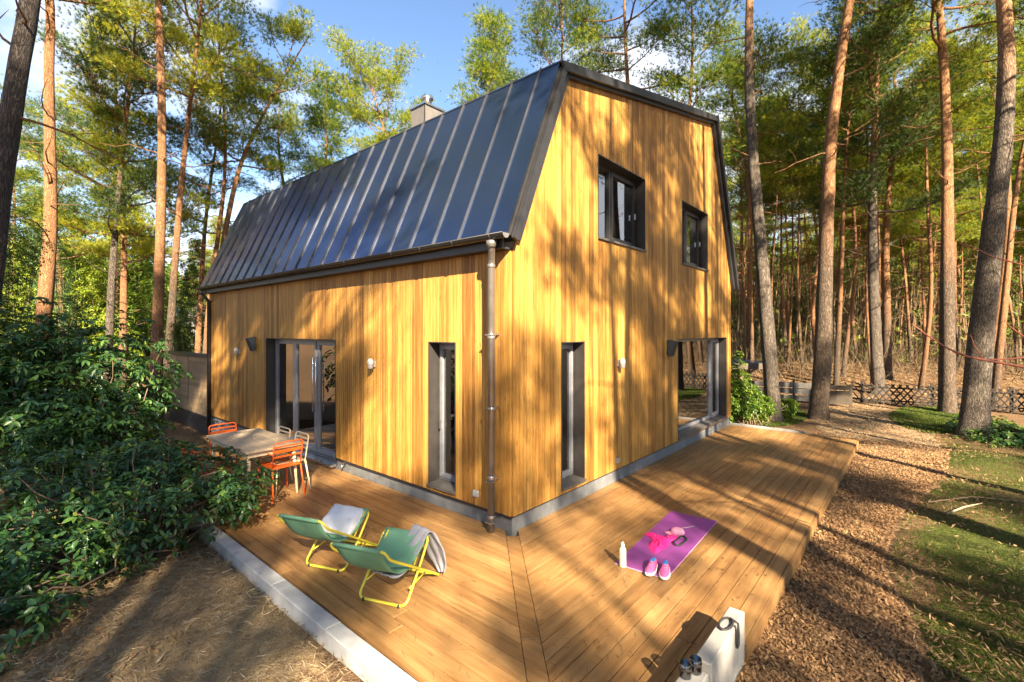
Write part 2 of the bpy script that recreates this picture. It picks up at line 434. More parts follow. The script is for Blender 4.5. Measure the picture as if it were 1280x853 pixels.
lit = t.mix(t.ramp(n1, [(.42, 0.0), (.6, .5)]), lit, (.11, .065, .03))
mos = t.ramp(t.math('ADD', t.math('MULTIPLY', n2, .5), t.math('MULTIPLY', n3, .5)), [(.38, (.018, .022, .006)), (.52, (.060, .075, .012)), (.66, (.13, .135, .022))])
snd = t.ramp(t.math('ADD', t.math('MULTIPLY', n2, .6), t.math('MULTIPLY', n3, .4)), [(.35, (.15, .10, .05)), (.55, (.30, .215, .115)), (.7, (.40, .30, .17))])
ms = t.ramp(t.math('ADD', am.outputs['Fac'], t.math('MULTIPLY', t.math('SUBTRACT', n2, .5), 1.4)), [(.4, 0.0), (.62, 1.0)])
ss = t.ramp(t.math('ADD', asn.outputs['Fac'], t.math('MULTIPLY', t.math('SUBTRACT', n2, .5), 1.2)), [(.45, 0.0), (.75, 1.0)])
t.col(t.mix(ms, t.mix(ss, lit, snd), mos)).set(rough=.95, spec=.15)
t.bump(t.math('ADD', t.math('MULTIPLY', n2, .7), t.math('MULTIPLY', n3, .5)), 1.0, .05)
M['forest_floor'] = t.m
me = np_mesh('ground', V, F, t.m, True, {'moss': ('POINT', moss), 'sand': ('POINT', sand)})
ground = tag(obj('ground', me), kind='structure')

# wood chip path
t = MT('chip_ground'); g = t.pos((1, 1, 1)).outputs[0]
vo = t.n('ShaderNodeTexVoronoi'); vo.inputs['Scale'].default_value = 34; t.l(g, vo.inputs['Vector'])
n2 = t.noise(g, 2.2, 5, .6); n3 = t.noise(g, 45, 4, .6)
sp = t.n('ShaderNodeSeparateColor'); t.l(vo.outputs['Color'], sp.inputs[0])
f = t.math('ADD', t.math('MULTIPLY', sp.outputs[0], .6), t.math('MULTIPLY', n3, .4))
c = t.ramp(f, [(.2, (.08, .042, .02)), (.5, (.215, .12, .056)), (.85, (.43, .27, .14))])
c = t.mix(t.ramp(n2, [(.4, 0.0), (.65, .55)]), c, (.22, .135, .07))
spx = t.n('ShaderNodeSeparateXYZ'); t.l(g, spx.inputs[0])
fx = t.ramp(t.math('MULTIPLY_ADD', t.math('ADD', spx.outputs['X'], t.math('MULTIPLY', n2, 3.0)), .1, -.85), [(.05, 0.0), (.35, .8)])
c = t.mix(fx, c, t.ramp(n3, [(.3, (.21, .145, .08)), (.7, (.36, .265, .155))]))
t.col(c).set(rough=.9, spec=.2); t.bump(t.math('ADD', vo.outputs['Distance'], n3), 1.0, .03); M['chip_ground'] = t.m
RB = [(-5, -4.1), (-3, -3.95), (0, -3.62), (1, -3.6), (2.2, -3.3), (4, -3.38), (6.7, -3.95), (10, -4.15), (13, -3.9), (15.5, -3.2), (18, -2.6), (20, -2.2)]
LB = [(-5, -2.5), (-.4, -2.5), (8.3, -2.45), (8.6, -2.2), (9.2, -1.6), (11, -1.5), (13, -1.0), (16, -.6), (18, -1.0), (20, -1.6)]
rbx, rby = zip(*RB); lbx, lby = zip(*LB)
pv = []; pf = []; NX, NY = 240, 18
for i in range(NX + 1):
    x = -5 + 24.5 * (i / NX)
    r = np.interp(x, rbx, rby) + .07 * math.sin(x * 5) + .05 * math.sin(x * 13 + 1); l = np.interp(x, lbx, lby) + (.07 * math.sin(x * 4) if x > 8.8 else 0)
    for j in range(NY + 1):
        y = r + (l - r) * j / NY; e = min(j, NY - j if x > 8.8 else 9) 
        pv.append((x, y, float(gz(x, y)) + (-.02 if e == 0 else .012 + .006 * math.sin(x * 9 + y * 7))))
for i in range(NX):
    for j in range(NY):
        a = i * (NY + 1) + j; pf.append((a, a + NY + 1, a + NY + 2, a + 1))
tag(obj('path', np_mesh('path', np.array(pv), np.array(pf), M['chip_ground'], True)), kind='structure')

# ---------------------------------------------------------------- the house
house = thing('timber_house', 'timber clad house with tall dark seamed metal roof in the middle of the pine wood', 'house')
HW, HL = 8.40, 10.25
def gable_top(x):   # underside of the verge
    return min(3.40 + (x - .045) * 2.30, 5.72 + (x - 1.06) * .2285, 7.06 - (x - 7.0) * 2.33)
WIN_R = [('narrow', .97, 1.54, .27, 2.20), ('large', 4.95, 8.03, .25, 2.19), ('upper', 1.91, 3.49, 3.73, 4.95), ('upper', 5.16, 6.67, 3.70, 4.95)]
WIN_L = [('narrow', .94, 1.48, .27, 2.20), ('door', 3.94, 6.77, .16, 2.20)]
CT = .022        # board thickness
def board(u0, u1, z0, topf, side):
    """a grooved cladding board; side 0 = gable front (y=0), 1 = long front (x=0)"""
    g = .0035; a, b = u0 + g, u1 - g; m = a + (b - a) * .5
    prof = [(a, 0), (a, -CT), (m - .005, -CT), (m, -CT + .009), (m + .005, -CT), (b, -CT), (b, 0)]
    mb = MB(); vs = []
    for z in (0, 1):
        for u, d in prof:
            zz = z0 if z == 0 else topf(u)
            vs.append((u, d, zz) if side == 0 else (d, u, zz))
    n = len(prof); fs = [tuple(range(n)), tuple(reversed(range(n, 2 * n)))] + [((i + 1) % n, i, n + i, n + (i + 1) % n) for i in range(n)]
    if side == 1: fs = [tuple(reversed(f)) for f in fs]
    mb.add(vs, fs); mb.build('cladding_board', M['cladding'], house)
def clad(U0, U1, wins, topf, side):
    # boards take turns in width; cut lines at the openings
    cuts = sorted({round(w[1], 3) for w in wins} | {round(w[2], 3) for w in wins})
    edges = [U0] + [c for c in cuts if U0 < c < U1] + [U1]
    for e0, e1 in zip(edges, edges[1:]):
        n = max(1, round((e1 - e0) / .122))
        for i in range(n):
            a = e0 + (e1 - e0) * i / n; b = e0 + (e1 - e0) * (i + 1) / n; m = (a + b) / 2
            hs = sorted([(w[3], w[4]) for w in wins if w[1] <= m <= w[2]])
            z = .19
            for h0, h1 in hs:
                if h0 - z > .02: board(a, b, z, lambda u, h=h0: h, side)
                z = h1
            board(a, b, z, topf, side)
clad(0.0, HW, WIN_R, gable_top, 0)
clad(0.0, HL, WIN_L, lambda u: 3.30, 1)
# solid walls behind the boards, with openings
def wall_grid(U0, U1, Z0, Z1, wins, side, thick, topf=None):
    mb = MB(); us = sorted({U0, U1} | {w[1] for w in wins} | {w[2] for w in wins}); zs = sorted({Z0, Z1} | {w[3] for w in wins} | {w[4] for w in wins})
    for a, b in zip(us, us[1:]):
        for c, d in zip(zs, zs[1:]):
            mu, mz = (a + b) / 2, (c + d) / 2
            if any(w[1] < mu < w[2] and w[3] < mz < w[4] for w in wins): continue
            if side == 0: mb.box((a, .002, c), (b, thick, d))
            else: mb.box((.002, a, c), (thick, b, d))
    return mb
w = wall_grid(0.3, HW - .05, .18, 3.3, [x for x in WIN_R if x[0] != 'upper'], 0, .28)
w.build('wall', M['interior_wall'], house)
up = MB()   # upper gable wall behind the boards, following its slanting outline
def gpoly(a, b, z0f, z1f):
    n = 8
    for i in range(n):
        x0 = a + (b - a) * i / n; x1 = a + (b - a) * (i + 1) / n
        up.hexa([(x0, .002, z0f), (x1, .002, z0f), (x1, .28, z0f), (x0, .28, z0f), (x0, .002, z1f(x0)), (x1, .002, z1f(x1)), (x1, .28, z1f(x1)), (x0, .28, z1f(x0))])
gt = lambda x: gable_top(x) - .01
gpoly(.05, 1.06, 3.3, gt); gpoly(1.06, 1.91, 3.3, gt)
for (a, b, z0, z1) in ((1.91, 3.49, 3.73, 4.95), (5.16, 6.67, 3.70, 4.95)):
    gpoly(a, b, 3.3, lambda x, z=z0: z); gpoly(a, b, z1, gt)
gpoly(3.49, 5.16, 3.3, gt); gpoly(6.67, 7.0, 3.3, gt); gpoly(7.0, 8.3, 3.3, gt)
up.build('wall', M['interior_wall'], house)
w = wall_grid(0.03, HL - .02, .18, 3.3, WIN_L, 1, .28); w.build('wall', M['interior_wall'], house)
mb = MB(); mb.box((.28, HL - .25, .05), (HW, HL, 3.3)).box((HW - .28, .28, .05), (HW - .02, HL - .25, 3.3)); mb.build('wall', M['interior_wall'], house)
gp = [(.1, HL, 3.3), (.08, HL, 3.4), (1.06, HL, 5.7), (7.0, HL, 7.04), (8.5, HL, 3.5), (8.4, HL, 3.3)]
fix_normals(MB().prism(gp, (0, -.2, 0)).build('wall', M['interior_wall'], house))
MB().box((.28, .28, .0), (HW - .28, HL - .25, .06)).build('floor', M['interior_floor'], house)
MB().box((.28, .28, 2.62), (HW - .28, HL - .25, 2.74)).build('ceiling', M['interior_wall'], house)
MB().box((3.7, 3.2, .062), (3.85, 9.9, 2.618)).build('inner_wall', M['interior_wall'], house)
# plinth
MB().box((.0, .0, -.45), (HW - .06, .25, .172)).build('plinth', M['plinth'], house)
mb = MB().box((.004, .25, -.45), (.25, 3.94, .172)); mb.build('plinth', M['plinth'], house); MB().box((.004, 6.77, -.45), (.25, HL - .05, .172)).build('plinth', M['plinth'], house)
MB().box((HW - .3, .25, -.45), (HW - .06, HL, .172)).build('plinth', M['plinth'], house)
# dark ventilation gap under the boards
for a_, b_ in (((.006, -.012, .170), (HW - .02, .0, .189)), ((-.016, .0, .150), (.002, 3.94, .189)), ((-.016, 6.77, .150), (.002, HL, .189))): MB().box(a_, b_).build('base_strip', M['black_metal'], house)

# openings: reveal > frame, sash, pane, sill, handle
def opening(kind, u0, u1, z0, z1, side):
    P = (lambda u, d, z: (u, d, z)) if side == 0 else (lambda u, d, z: (d, u, z))
    DF = .16                      # depth of the frame plane
    def bx(mb, u0, u1, d0, d1, z0, z1): mb.box(P(u0, d0, z0), P(u1, d1, z1))
    rv = MB(); tk = .012
    bx(rv, u0 - .002, u0 + tk, -CT - .006, DF + .09, z0, z1); bx(rv, u1 - tk, u1 + .002, -CT - .006, DF + .09, z0, z1)
    bx(rv, u0 + tk, u1 - tk, -CT - .006, DF + .09, z1 - tk, z1 + .002)
    nm = 'sliding_door' if kind == 'door' else 'window'
    root = rv.build(nm, M['reveal_metal'], house)
    sl = MB()
    if kind == 'door':
        bx(sl, u0 + .012, u1 - .012, -.11, DF + .09, .03, .075)
        sl.build('threshold', M['steel'], root); zb = .08
        ad = MB(); bx(ad, u0 + .012, u1 - .012, .0, DF + .09, -.45, .028); ad.build('threshold_base', M['plinth'], root)
    else:
        proj = -.055
        for s_ in ([0]):
            vs = [P(u0 - .004, proj, z0 - .03), P(u1 + .004, proj, z0 - .03), P(u1 + .004, DF + .05, z0 - .03), P(u0 - .004, DF + .05, z0 - .03),
                  P(u0 - .004, proj, z0 + .002), P(u1 + .004, proj, z0 + .002), P(u1 + .004, DF + .05, z0 + .03), P(u0 - .004, DF + .05, z0 + .03)]
            sl.hexa(vs)
        fix_normals(sl.build('sill', M['sill_metal'], root)); zb = z0 + .032
    a, b, c, d = u0 + tk, u1 - tk, zb, z1 - tk
    def rect_frame(a, b, c, d, wd, d0, d1, name):
        mat = 'reveal_metal' if kind == 'upper' else 'dark_frame'  # shade on the upper windows put into a darker frame colour
        f = MB(); bx(f, a, a + wd, d0, d1, c, d); bx(f, b - wd, b, d0, d1, c, d); bx(f, a + wd, b - wd, d0, d1, c, c + wd); bx(f, a + wd, b - wd, d0, d1, d - wd, d)
        return f.build(name, M[mat], root)
    def pane(a, b, c, d, dd):
        f = MB(); bx(f, a, b, dd, dd + .006, c, d); return f.build('pane', M['window_glass'], root)
    fw = .055 if kind != 'narrow' else .05; FM = 'reveal_metal' if kind == 'upper' else 'dark_frame'  # mullions match, the upper ones darkened for shade as well
    rect_frame(a, b, c, d, fw, DF, DF + .08, 'frame')
    if kind == 'narrow':
        rect_frame(a + fw - .012, b - fw + .012, c + fw - .012, d - fw + .012, .05, DF - .022, DF + .03, 'sash')
        pane(a + fw + .03, b - fw - .03, c + fw + .03, d - fw - .03, DF + .01)
        MB().box(P(b - fw - .02, DF - .03, 1.0), P(b - fw - .0, DF - .052, 1.12)).build('handle', M['steel'], root) if side == 1 else None
    elif kind == 'large':
        m = b - .62
        bxf = MB(); bx(bxf, m, m + .07, DF - .02, DF + .07, c + fw, d - fw); bxf.build('mullion', M[FM], root)
        pane(a + fw - .01, m + .005, c + fw - .01, d - fw + .01, DF + .03)
        rect_frame(m + .062, b - fw + .012, c + fw - .012, d - fw + .012, .055, DF - .02, DF + .03, 'sash')
        pane(m + .10, b - fw - .03, c + fw + .03, d - fw - .03, DF + .01)
    elif kind == 'upper':
        m = a + (b - a) * .42
        bxf = MB(); bx(bxf, m - .03, m + .03, DF - .01, DF + .07, c + fw, d - fw); bxf.build('mullion', M[FM], root)
        pane(a + fw - .01, m - .025, c + fw - .01, d - fw + .01, DF + .03)
        rect_frame(m + .028, b - fw + .012, c + fw - .012, d - fw + .012, .05, DF - .02, DF + .03, 'sash')
        pane(m + .07, b - fw - .03, c + fw + .03, d - fw - .03, DF + .01)
        MB().box(P(b - fw - .03, DF - .022, c + .50), P(b - fw - .01, DF - .055, c + .60)).build('handle', M['steel'], root)
        cu = MB(); n = 40; ca, cb = m + .02, b - fw
        for i in range(n):
            x0 = ca + (cb - ca) * i / n; x1 = ca + (cb - ca) * (i + 1) / n
            y0 = DF + .16 + .015 * math.sin(i * .9); y1 = DF + .16 + .015 * math.sin((i + 1) * .9)
            cu.add([P(x0, y0, c), P(x1, y1, c), P(x1, y1, d), P(x0, y0, d)], [(0, 1, 2, 3)], True)
        cu.build('curtain', M['curtain_cloth'], root)
    else:
        m1, m2 = a + (b - a) * .34, a + (b - a) * .665
        for m in (m1, m2):
            f = MB(); bx(f, m - .035, m + .035, DF - .015, DF + .07, c + fw, d - fw); f.build('mullion', M['dark_frame'], root)
        rect_frame(a + fw - .01, m1 - .03, c + fw - .01, d - fw + .01, .06, DF - .03, DF + .03, 'sash')
        rect_frame(m1 + .03, m2 - .03, c + fw - .01, d - fw + .01, .06, DF - .03, DF + .03, 'sash')
        rect_frame(m2 + .03, b - fw + .01, c + fw - .01, d - fw + .01, .06, DF - .01, DF + .05, 'sash')
        pane(a + fw + .04, m1 - .08, c + fw + .04, d - fw - .04, DF + .0)
        pane(m1 + .08, m2 - .08, c + fw + .04, d - fw - .04, DF + .0)
        pane(m2 + .08, b - fw - .04, c + fw + .04, d - fw - .04, DF + .02)
        for hu in (m1 - .06, m1 + .06):
            MB().tube([P(hu, DF - .03, .85), P(hu, DF - .075, .85), P(hu, DF - .075, 1.85), P(hu, DF - .03, 1.85)], .012, 8).build('handle', M['steel'], root)
    return root
for w_ in WIN_R: opening(*w_, 0)
for w_ in WIN_L: opening(*w_, 1)

# roof: steep left slope, top rising to the right, steep right slope
EAVE = (-.20, 3.46); APX = (.83, 5.80); TOPR = (7.03, 7.22); EAVR = (8.66, 3.42)
Y0, Y1 = -.12, HL + .10
SLN = Vector((APX[0] - EAVE[0], 0, APX[1] - EAVE[1])); SLL = SLN.length; SLN.normalize(); NRM = Vector((-SLN.z, 0, SLN.x))
rf = MB()   # roof body under the sheets
rp = [(EAVE[0] + .03, Y0 + .03, EAVE[1] - .02), (APX[0] + .03, Y0 + .03, APX[1] - .03), (TOPR[0] - .02, Y0 + .03, TOPR[1] - .03), (EAVR[0] - .03, Y0 + .03, EAVR[1]),
      (EAVR[0] - .25, Y0 + .03, EAVR[1] - .04), (6.9, Y0 + .03, 7.02), (1.06, Y0 + .03, 5.70), (.06, Y0 + .03, 3.40)]
def roof_strip(i, j, k, l):
    vs = [Vector(rp[q]) for q in (i, j, k, l)]; rf.prism(vs, (0, Y1 - Y0 - .06, 0))
roof_strip(0, 1, 6, 7); roof_strip(1, 2, 5, 6); roof_strip(2, 3, 4, 5)
roof = fix_normals(rf.build('roof', M['black_metal'], house))
# verge trim on the gable
vt = MB()
def verge(p, q, w0, w1, yo):
    d = (Vector((q[0], 0, q[1])) - Vector((p[0], 0, p[1]))).normalized(); nn = Vector((-d.z, 0, d.x))
    P0 = Vector((p[0], yo, p[1])); Q0 = Vector((q[0], yo, q[1]))
    vt.prism([P0 + nn * w0, Q0 + nn * w0, Q0 - nn * w1, P0 - nn * w1], (0, .045, 0))
verge((EAVE[0] + .1, EAVE[1] - .10 + .03), (APX[0] + .085, APX[1] - .02), .035, .045, Y0 - .03)
verge((APX[0] + .02, APX[1] - .02), (TOPR[0], TOPR[1] - .03), .03, .085, Y0 - .034)
verge((TOPR[0] - .01, TOPR[1] + .03), (EAVR[0] - .02, EAVR[1] - .02), .035, .075, Y0 - .03)
fix_normals(vt.build('verge_trim', M['black_metal'], roof))
SE = [Y0] + [.20 + .485 * k for k in range(21)] + [Y1]
SE = [s for s in SE if s <= Y1]
E0 = Vector((EAVE[0], 0, EAVE[1]))
for a, b in zip(SE, SE[1:]):
    mb = MB(); o0 = E0 + NRM * .012; o1 = E0 + SLN * SLL + NRM * .012; nm = 6
    # slightly dished tray
    vs = []; fs = []
    for i in range(nm + 1):
        q = o0.lerp(o1, i / nm)
        for j in range(4):
            yy = a + .004 + (b - a - .008) * j / 3; dd = NRM * (-.003 if j in (1, 2) and 0 < i < nm else 0)
            vs.append((q.x + dd.x, yy, q.z + dd.z))
    for i in range(nm):
        for j in range(3):
            k = i * 4 + j; fs.append((k, k + 1, k + 5, k + 4))
    mb.add(vs, [tuple(reversed(f)) for f in fs], True)
    fd = E0 - SLN * .03
    mb.add([(o0.x, a + .004, o0.z), (o0.x, b - .004, o0.z), (fd.x, b - .004, fd.z), (fd.x, a + .004, fd.z)], [(0, 1, 2, 3)])
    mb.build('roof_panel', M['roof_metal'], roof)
for s_ in SE[1:-1]:
    mb = MB(); hw = .011; hh = .034
    A0 = E0 - SLN * .02; A1 = E0 + SLN * (SLL + .02)
    p = []
    for q in (A0, A1):
        for (dy, dn) in ((-.009, .0), (.009, .0), (.004, hh), (-.004, hh)):
            v = q + NRM * dn; p.append((v.x, s_ + dy, v.z))
    mb.hexa(p); fix_normals(mb.build('seam', M['seam_metal'], roof))
# ridge flashing, top sheet, right slope sheets
mb = MB(); mb.prism([(APX[0] - .03, Y0, APX[1] - .02), (APX[0] + .02, Y0, APX[1] + .035), (APX[0] + .16, Y0, APX[1] + .055), (APX[0] + .16, Y0, APX[1] + .02), (APX[0] + .02, Y0, APX[1] - .01)], (0, Y1 - Y0, 0))
fix_normals(mb.build('ridge_flashing', M['black_metal'], roof))
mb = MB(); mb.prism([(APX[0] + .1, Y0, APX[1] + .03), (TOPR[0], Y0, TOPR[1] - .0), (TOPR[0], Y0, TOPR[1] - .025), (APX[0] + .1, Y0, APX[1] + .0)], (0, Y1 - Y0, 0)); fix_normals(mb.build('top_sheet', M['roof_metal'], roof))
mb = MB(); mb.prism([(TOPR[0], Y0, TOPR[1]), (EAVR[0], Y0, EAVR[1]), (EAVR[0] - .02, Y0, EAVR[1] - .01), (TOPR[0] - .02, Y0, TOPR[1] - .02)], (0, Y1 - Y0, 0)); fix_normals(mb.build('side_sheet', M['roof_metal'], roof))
# snow stops: small clips near the eave are left as two little brackets beside the pipe
# soffit and gutter
mb = MB().box((-.16, .0, 3.29), (.1, HL, 3.315)); mb.box((-.185, -.02, 3.29), (-.162, HL + .02, 3.42)); mb.build('soffit', M['black_metal'], house)
gx0, gz0, gr = -.255, 3.435, .056
def halfpipe(y0, y1, r, th=.004):
    mb = MB(); n = 12
    vs = []
    for y in (y0, y1):
        for rr in (r, r - th):
            for k in range(n + 1):
                a = math.pi + math.pi * k / n; vs.append((gx0 + rr * math.cos(a), y, gz0 + rr * math.sin(a)))
    m = n + 1; fs = []
    for k in range(n):
        fs += [(k, k + 1, 2 * m + k + 1, 2 * m + k), (m + k + 1, m + k, 3 * m + k, 3 * m + k + 1)]
    return mb.add(vs, [tuple(f) for f in fs], True)
mb = halfpipe(-.13, HL + .08, gr)
mb.tube([(gx0 - gr, -.13, gz0), (gx0 - gr, HL + .08, gz0)], .009, 6)
gut = fix_normals(mb.build('gutter', M['gutter_metal'], house))
for y in (-.132, HL + .08):
    e = MB(); n = 12; vs = [(gx0 + gr * math.cos(math.pi + math.pi * k / n), y, gz0 + gr * math.sin(math.pi + math.pi * k / n)) for k in range(n + 1)]
    e.prism(vs, (0, .004, 0)); fix_normals(e.build('gutter_end', M['pipe_metal'], gut))
for k in range(17):
    y = .08 + .62 * k; pts = [(gx0 + (gr + .004) * math.cos(math.pi + math.pi * q / 8), y, gz0 + (gr + .004) * math.sin(math.pi + math.pi * q / 8)) for q in range(9)]
    MB().tube(pts + [(-.19, y, 3.44)], .006, 5).build('gutter_bracket', M['gutter_metal'], gut)
PX_, PY_ = -.155, .185
pp = MB().tube([(gx0, .09, 3.375), (gx0, .09, 3.33), (gx0 + .03, .115, 3.27), (PX_ - .02, .165, 3.19), (PX_, PY_, 3.12), (PX_, PY_, .02)], .042, 16)
pipe = pp.build('downpipe', M['pipe_metal'], house)
MB().lathe((gx0, .09, 3.30), [(.045, 0), (.06, .03), (.062, .07), (.05, .075)], 16).build('outlet', M['pipe_metal'], pipe)
for z in (3.08, 2.25, 1.42, .62, .16):
    MB().lathe((PX_, PY_, z), [(.043, 0), (.048, .004), (.048, .04), (.043, .044)], 16).build('pipe_collar', M['pipe_metal'], pipe)
for z in (2.30, 1.44, .60, .12):
    mb = MB().box((PX_ + .04, PY_ - .012, z), (.0, PY_ + .012, z + .025)); mb.box((PX_ - .052, PY_ - .052, z - .002), (PX_ + .03, PY_ + .052, z + .006)); mb.build('pipe_clamp', M['steel'], pipe)
far = MB().tube([(gx0, HL - .15, 3.37), (gx0, HL - .15, 3.3), (-.07, HL - .12, 3.1), (-.07, HL - .12, -.1)], .045, 12); far.build('downpipe', M['black_metal'], house)
# chimney
ch = MB().box((2.0, 4.07, 5.9), (2.50, 4.52, 7.00)); ch = ch.build('chimney', M['chimney_sheet'], house)
mb = MB(); z = 7.0
mb.hexa([(1.97, 4.04, z), (2.53, 4.04, z), (2.53, 4.55, z), (1.97, 4.55, z), (1.97, 4.04, z + .035), (2.53, 4.04, z + .035), (2.53, 4.55, z + .035), (1.97, 4.55, z + .035)])
mb.add([(1.97, 4.04, z + .036), (2.53, 4.04, z + .036), (2.53, 4.55, z + .036), (1.97, 4.55, z + .036), (2.25, 4.295, z + .10)], [(0, 1, 4), (1, 2, 4), (2, 3, 4), (3, 0, 4)])
mb.build('chimney_cap', M['steel'], ch)
MB().box((1.992, 4.062, 5.9), (2.02, 4.075, 6.995)).box((1.992, 4.062, 5.9), (2.003, 4.10, 6.995)).build('corner_trim', M['chimney_sheet'], ch)
MB().lathe((2.25, 4.295, 7.07), [(.085, 0), (.085, .16), (.125, .17), (.125, .21), (.06, .225), (0, .23)], 20).build('flue', M['steel'], ch)
# sockets on the walls
mb = MB().bbox((-.05, .52, .30), (-CT, .60, .38), .006); mb.build('socket', M['grey_plastic'], house)
mb = MB().bbox((2.46, -.05, .29), (2.53, -CT, .37), .006); mb.build('socket', M['grey_plastic'], house)
# outdoor tap on the plinth near the door
mb = MB().tube([(.0, 3.66, .11), (-.07, 3.66, .11), (-.085, 3.66, .06)], .012, 8); mb.tube([(-.04, 3.66, .11), (-.04, 3.66, .15)], .006, 6); mb.box((-.065, 3.63, .15), (-.015, 3.69, .16)); mb.build('tap', M['steel'], house)
# wall lamps
def wall_lamp(x, y, z, side, label):
    t_ = thing('wall_lamp', label, 'wall lamp', (x, y, z), 0 if side == 0 else -math.pi / 2, 'round topped wall lamps on the house')
    # local frame: wall at local y=0, lamp sticks out towards local -y
    MB().bbox((-.035, -.03, -.05), (.035, 0, .05), .004).build('wall_plate', M['lamp_silver'], t_)
    b_ = MB().lathe((0, -.075, -.07), [(.0, 0), (.043, 0), (.045, .01), (.045, .075)], 20).build('lamp_body', M['lamp_silver'], t_)
    MB().lathe((0, -.075, .006), [(.045, 0), (.045, .035), (.036, .062), (.018, .078), (0, .082)], 20).build('lamp_shade', M['white_plastic'], t_)
    return t_
wall_lamp(2.52, -CT, 1.84, 0, 'small silver wall lamp right of the tall narrow window on the gable front')
wall_lamp(-CT, 2.78, 1.84, 1, 'small bright wall lamp between the sliding door and the tall narrow window')
wall_lamp(-CT, 8.22, 1.88, 1, 'small shaded wall lamp far left of the sliding door')
def speaker(x, y, z, side, label):
    t_ = thing('wall_speaker', label, 'speaker', (x, y, z), 0 if side == 0 else -math.pi / 2, 'slanted grey speakers on the house')
    p = [(-.085, -.0, -.15), (.085, -.0, -.15), (.085, -.0, .15), (-.085, -.0, .15)]
    mb = MB(); mb.hexa([(-.075, -.08, -.15), (.075, -.08, -.15), (.075, -.02, -.13), (-.075, -.02, -.13), (-.085, -.17, .13), (.085, -.17, .13), (.085, -.02, .16), (-.085, -.02, .16)])
    o = mb.build('speaker_body', M['speaker_grey'], t_)
    mb = MB(); mb.hexa([(-.066, -.086, -.138), (.066, -.086, -.138), (.066, -.081, -.138), (-.066, -.081, -.138), (-.074, -.173, .118), (.074, -.173, .118), (.074, -.166, .118), (-.074, -.166, .118)])
    mb.build('speaker_grille', M['rubber'], t_)
    MB().box((-.03, -.022, -.04), (.03, 0, .04)).build('bracket', M['black_metal'], t_)
speaker(4.48, -CT, 2.02, 0, 'slanted grey loudspeaker fixed beside the big picture window')
speaker(-CT, 7.33, 2.06, 1, 'slanted grey loudspeaker fixed left of the sliding door')

# things seen through the glass
t_ = thing('sofa', 'pale green sofa standing behind the big picture window', 'sofa', (6.4, 1.0, .06))
MB().bbox((-.95, -.4, 0), (.95, .5, .40), .04).build('seat', M['sofa_cloth'], t_)
MB().bbox((-.95, .42, .401), (.95, .65, .80), .05).build('backrest', M['sofa_cloth'], t_)
for s_ in (-1, 1): MB().bbox((s_ * .952, -.4, 0), (s_ * 1.12, .65, .58), .04).build('armrest', M['sofa_cloth'], t_)
t_ = tag(MB().lathe((7.1, 1.05, .47), [(0, 0), (.16, .02), (.22, .12), (.18, .26), (.06, .33), (0, .34)], 16).build('pillow', M['pink_cloth']), 'pink pillow on the sofa behind the big picture window', 'pillow')

# ---------------------------------------------------------------- deck
deck = thing('wooden_deck', 'brown plank deck wrapping round the corner of the house, mitred at the corner', 'deck')
PIT = .1435; G = .0035; TH = .028
def plank(poly, mat):   # poly ccw in xy, top at z=0
    mb = MB(); e = .004
    n = len(poly); c = [sum(p[0] for p in poly) / n, sum(p[1] for p in poly) / n]
    dz = rng.uniform(-.0015, .001)
    def sh(p, k):
        v = Vector((c[0] - p[0], c[1] - p[1])); v.normalize(); return (p[0] + v.x * k, p[1] + v.y * k)
    top = [(*sh(p, e), dz) for p in poly]; mid = [(p[0], p[1], dz - .004) for p in poly]; bot = [(p[0], p[1], -TH) for p in poly]
    fs = [tuple(range(n)), tuple(reversed(range(2 * n, 3 * n)))]
    for k in range(2):
        for i in range(n):
            j = (i + 1) % n; fs.append((k * n + j, k * n + i, (k + 1) * n + i, (k + 1) * n + j)) if 0 else fs.append((k * n + i, (k + 1) * n + i, (k + 1) * n + j, k * n + j))
    mb.add(top + mid + bot, fs); return mb.build('deck_board', M[mat], deck)
DW = .0735 * math.sqrt(2)           # half strip width measured along an axis
# right wing: boards along x
k = 0; y = -.004
while y - PIT > -2.66:
    ya, yb = y - G, y - PIT + G
    sx = lambda yy: yy + DW + .003
    xr = 8.36
    joints = []; xx = sx(yb) + rng.choice([1.6, 2.6, 3.7, 5.0])
    while xx < xr - .8: joints.append(xx); xx += rng.choice([4.5, 5.0, 5.6])
    if yb < -2.44:                 # the outermost board stops at the stone wall
        xs = [-.34] + [j for j in joints if j > .3] + [xr]
    else: xs = [None] + joints + [xr]
    for a, b in zip(xs, xs[1:]):
        if a is None: poly = [(sx(yb), yb), (b - .003, yb), (b - .003, ya), (sx(ya), ya)]
        else: poly = [(a + .003, yb), (b - .003, yb), (b - .003, ya), (a + .003, ya)]
        plank(poly, 'deck_x')
    y -= PIT; k += 1
DYE = y
# left wing: boards along y
x = -.004
while x - PIT > -2.19:
    xa, xb = x - PIT + G, x - G
    sy = lambda q: q + DW + .003
    yl = 7.6; joints = []; yy = sy(xb) + rng.choice([1.3, 2.1, 3.0, 3.9])
    while yy < yl - .8: joints.append(yy); yy += rng.choice([4.5, 5.0, 5.6])
    ys = [None] + joints + [yl]
    for a, b in zip(ys, ys[1:]):
        if a is None: poly = [(xa, sy(xa)), (xb, sy(xb)), (xb, b - .003), (xa, b - .003)]
        else: poly = [(xa, a + .003), (xb, a + .003), (xb, b - .003), (xa, b - .003)]
        plank(poly, 'deck_y')
    x -= PIT
# the corner strip along the mitre
h = DW - .0
def strip(s0, s1):
    d = Vector((-1, -1)).normalized(); n_ = Vector((1, -1)).normalized() * .072
    A = d * s0; B = d * s1
    p = [A + n_, A - n_, B - n_, B + n_]
    return plank([(q.x, q.y) for q in p][::-1] if 0 else [(q.x, q.y) for q in p], 'deck_y')
o = strip(.085, 1.9); o = strip(1.906, 3.45)
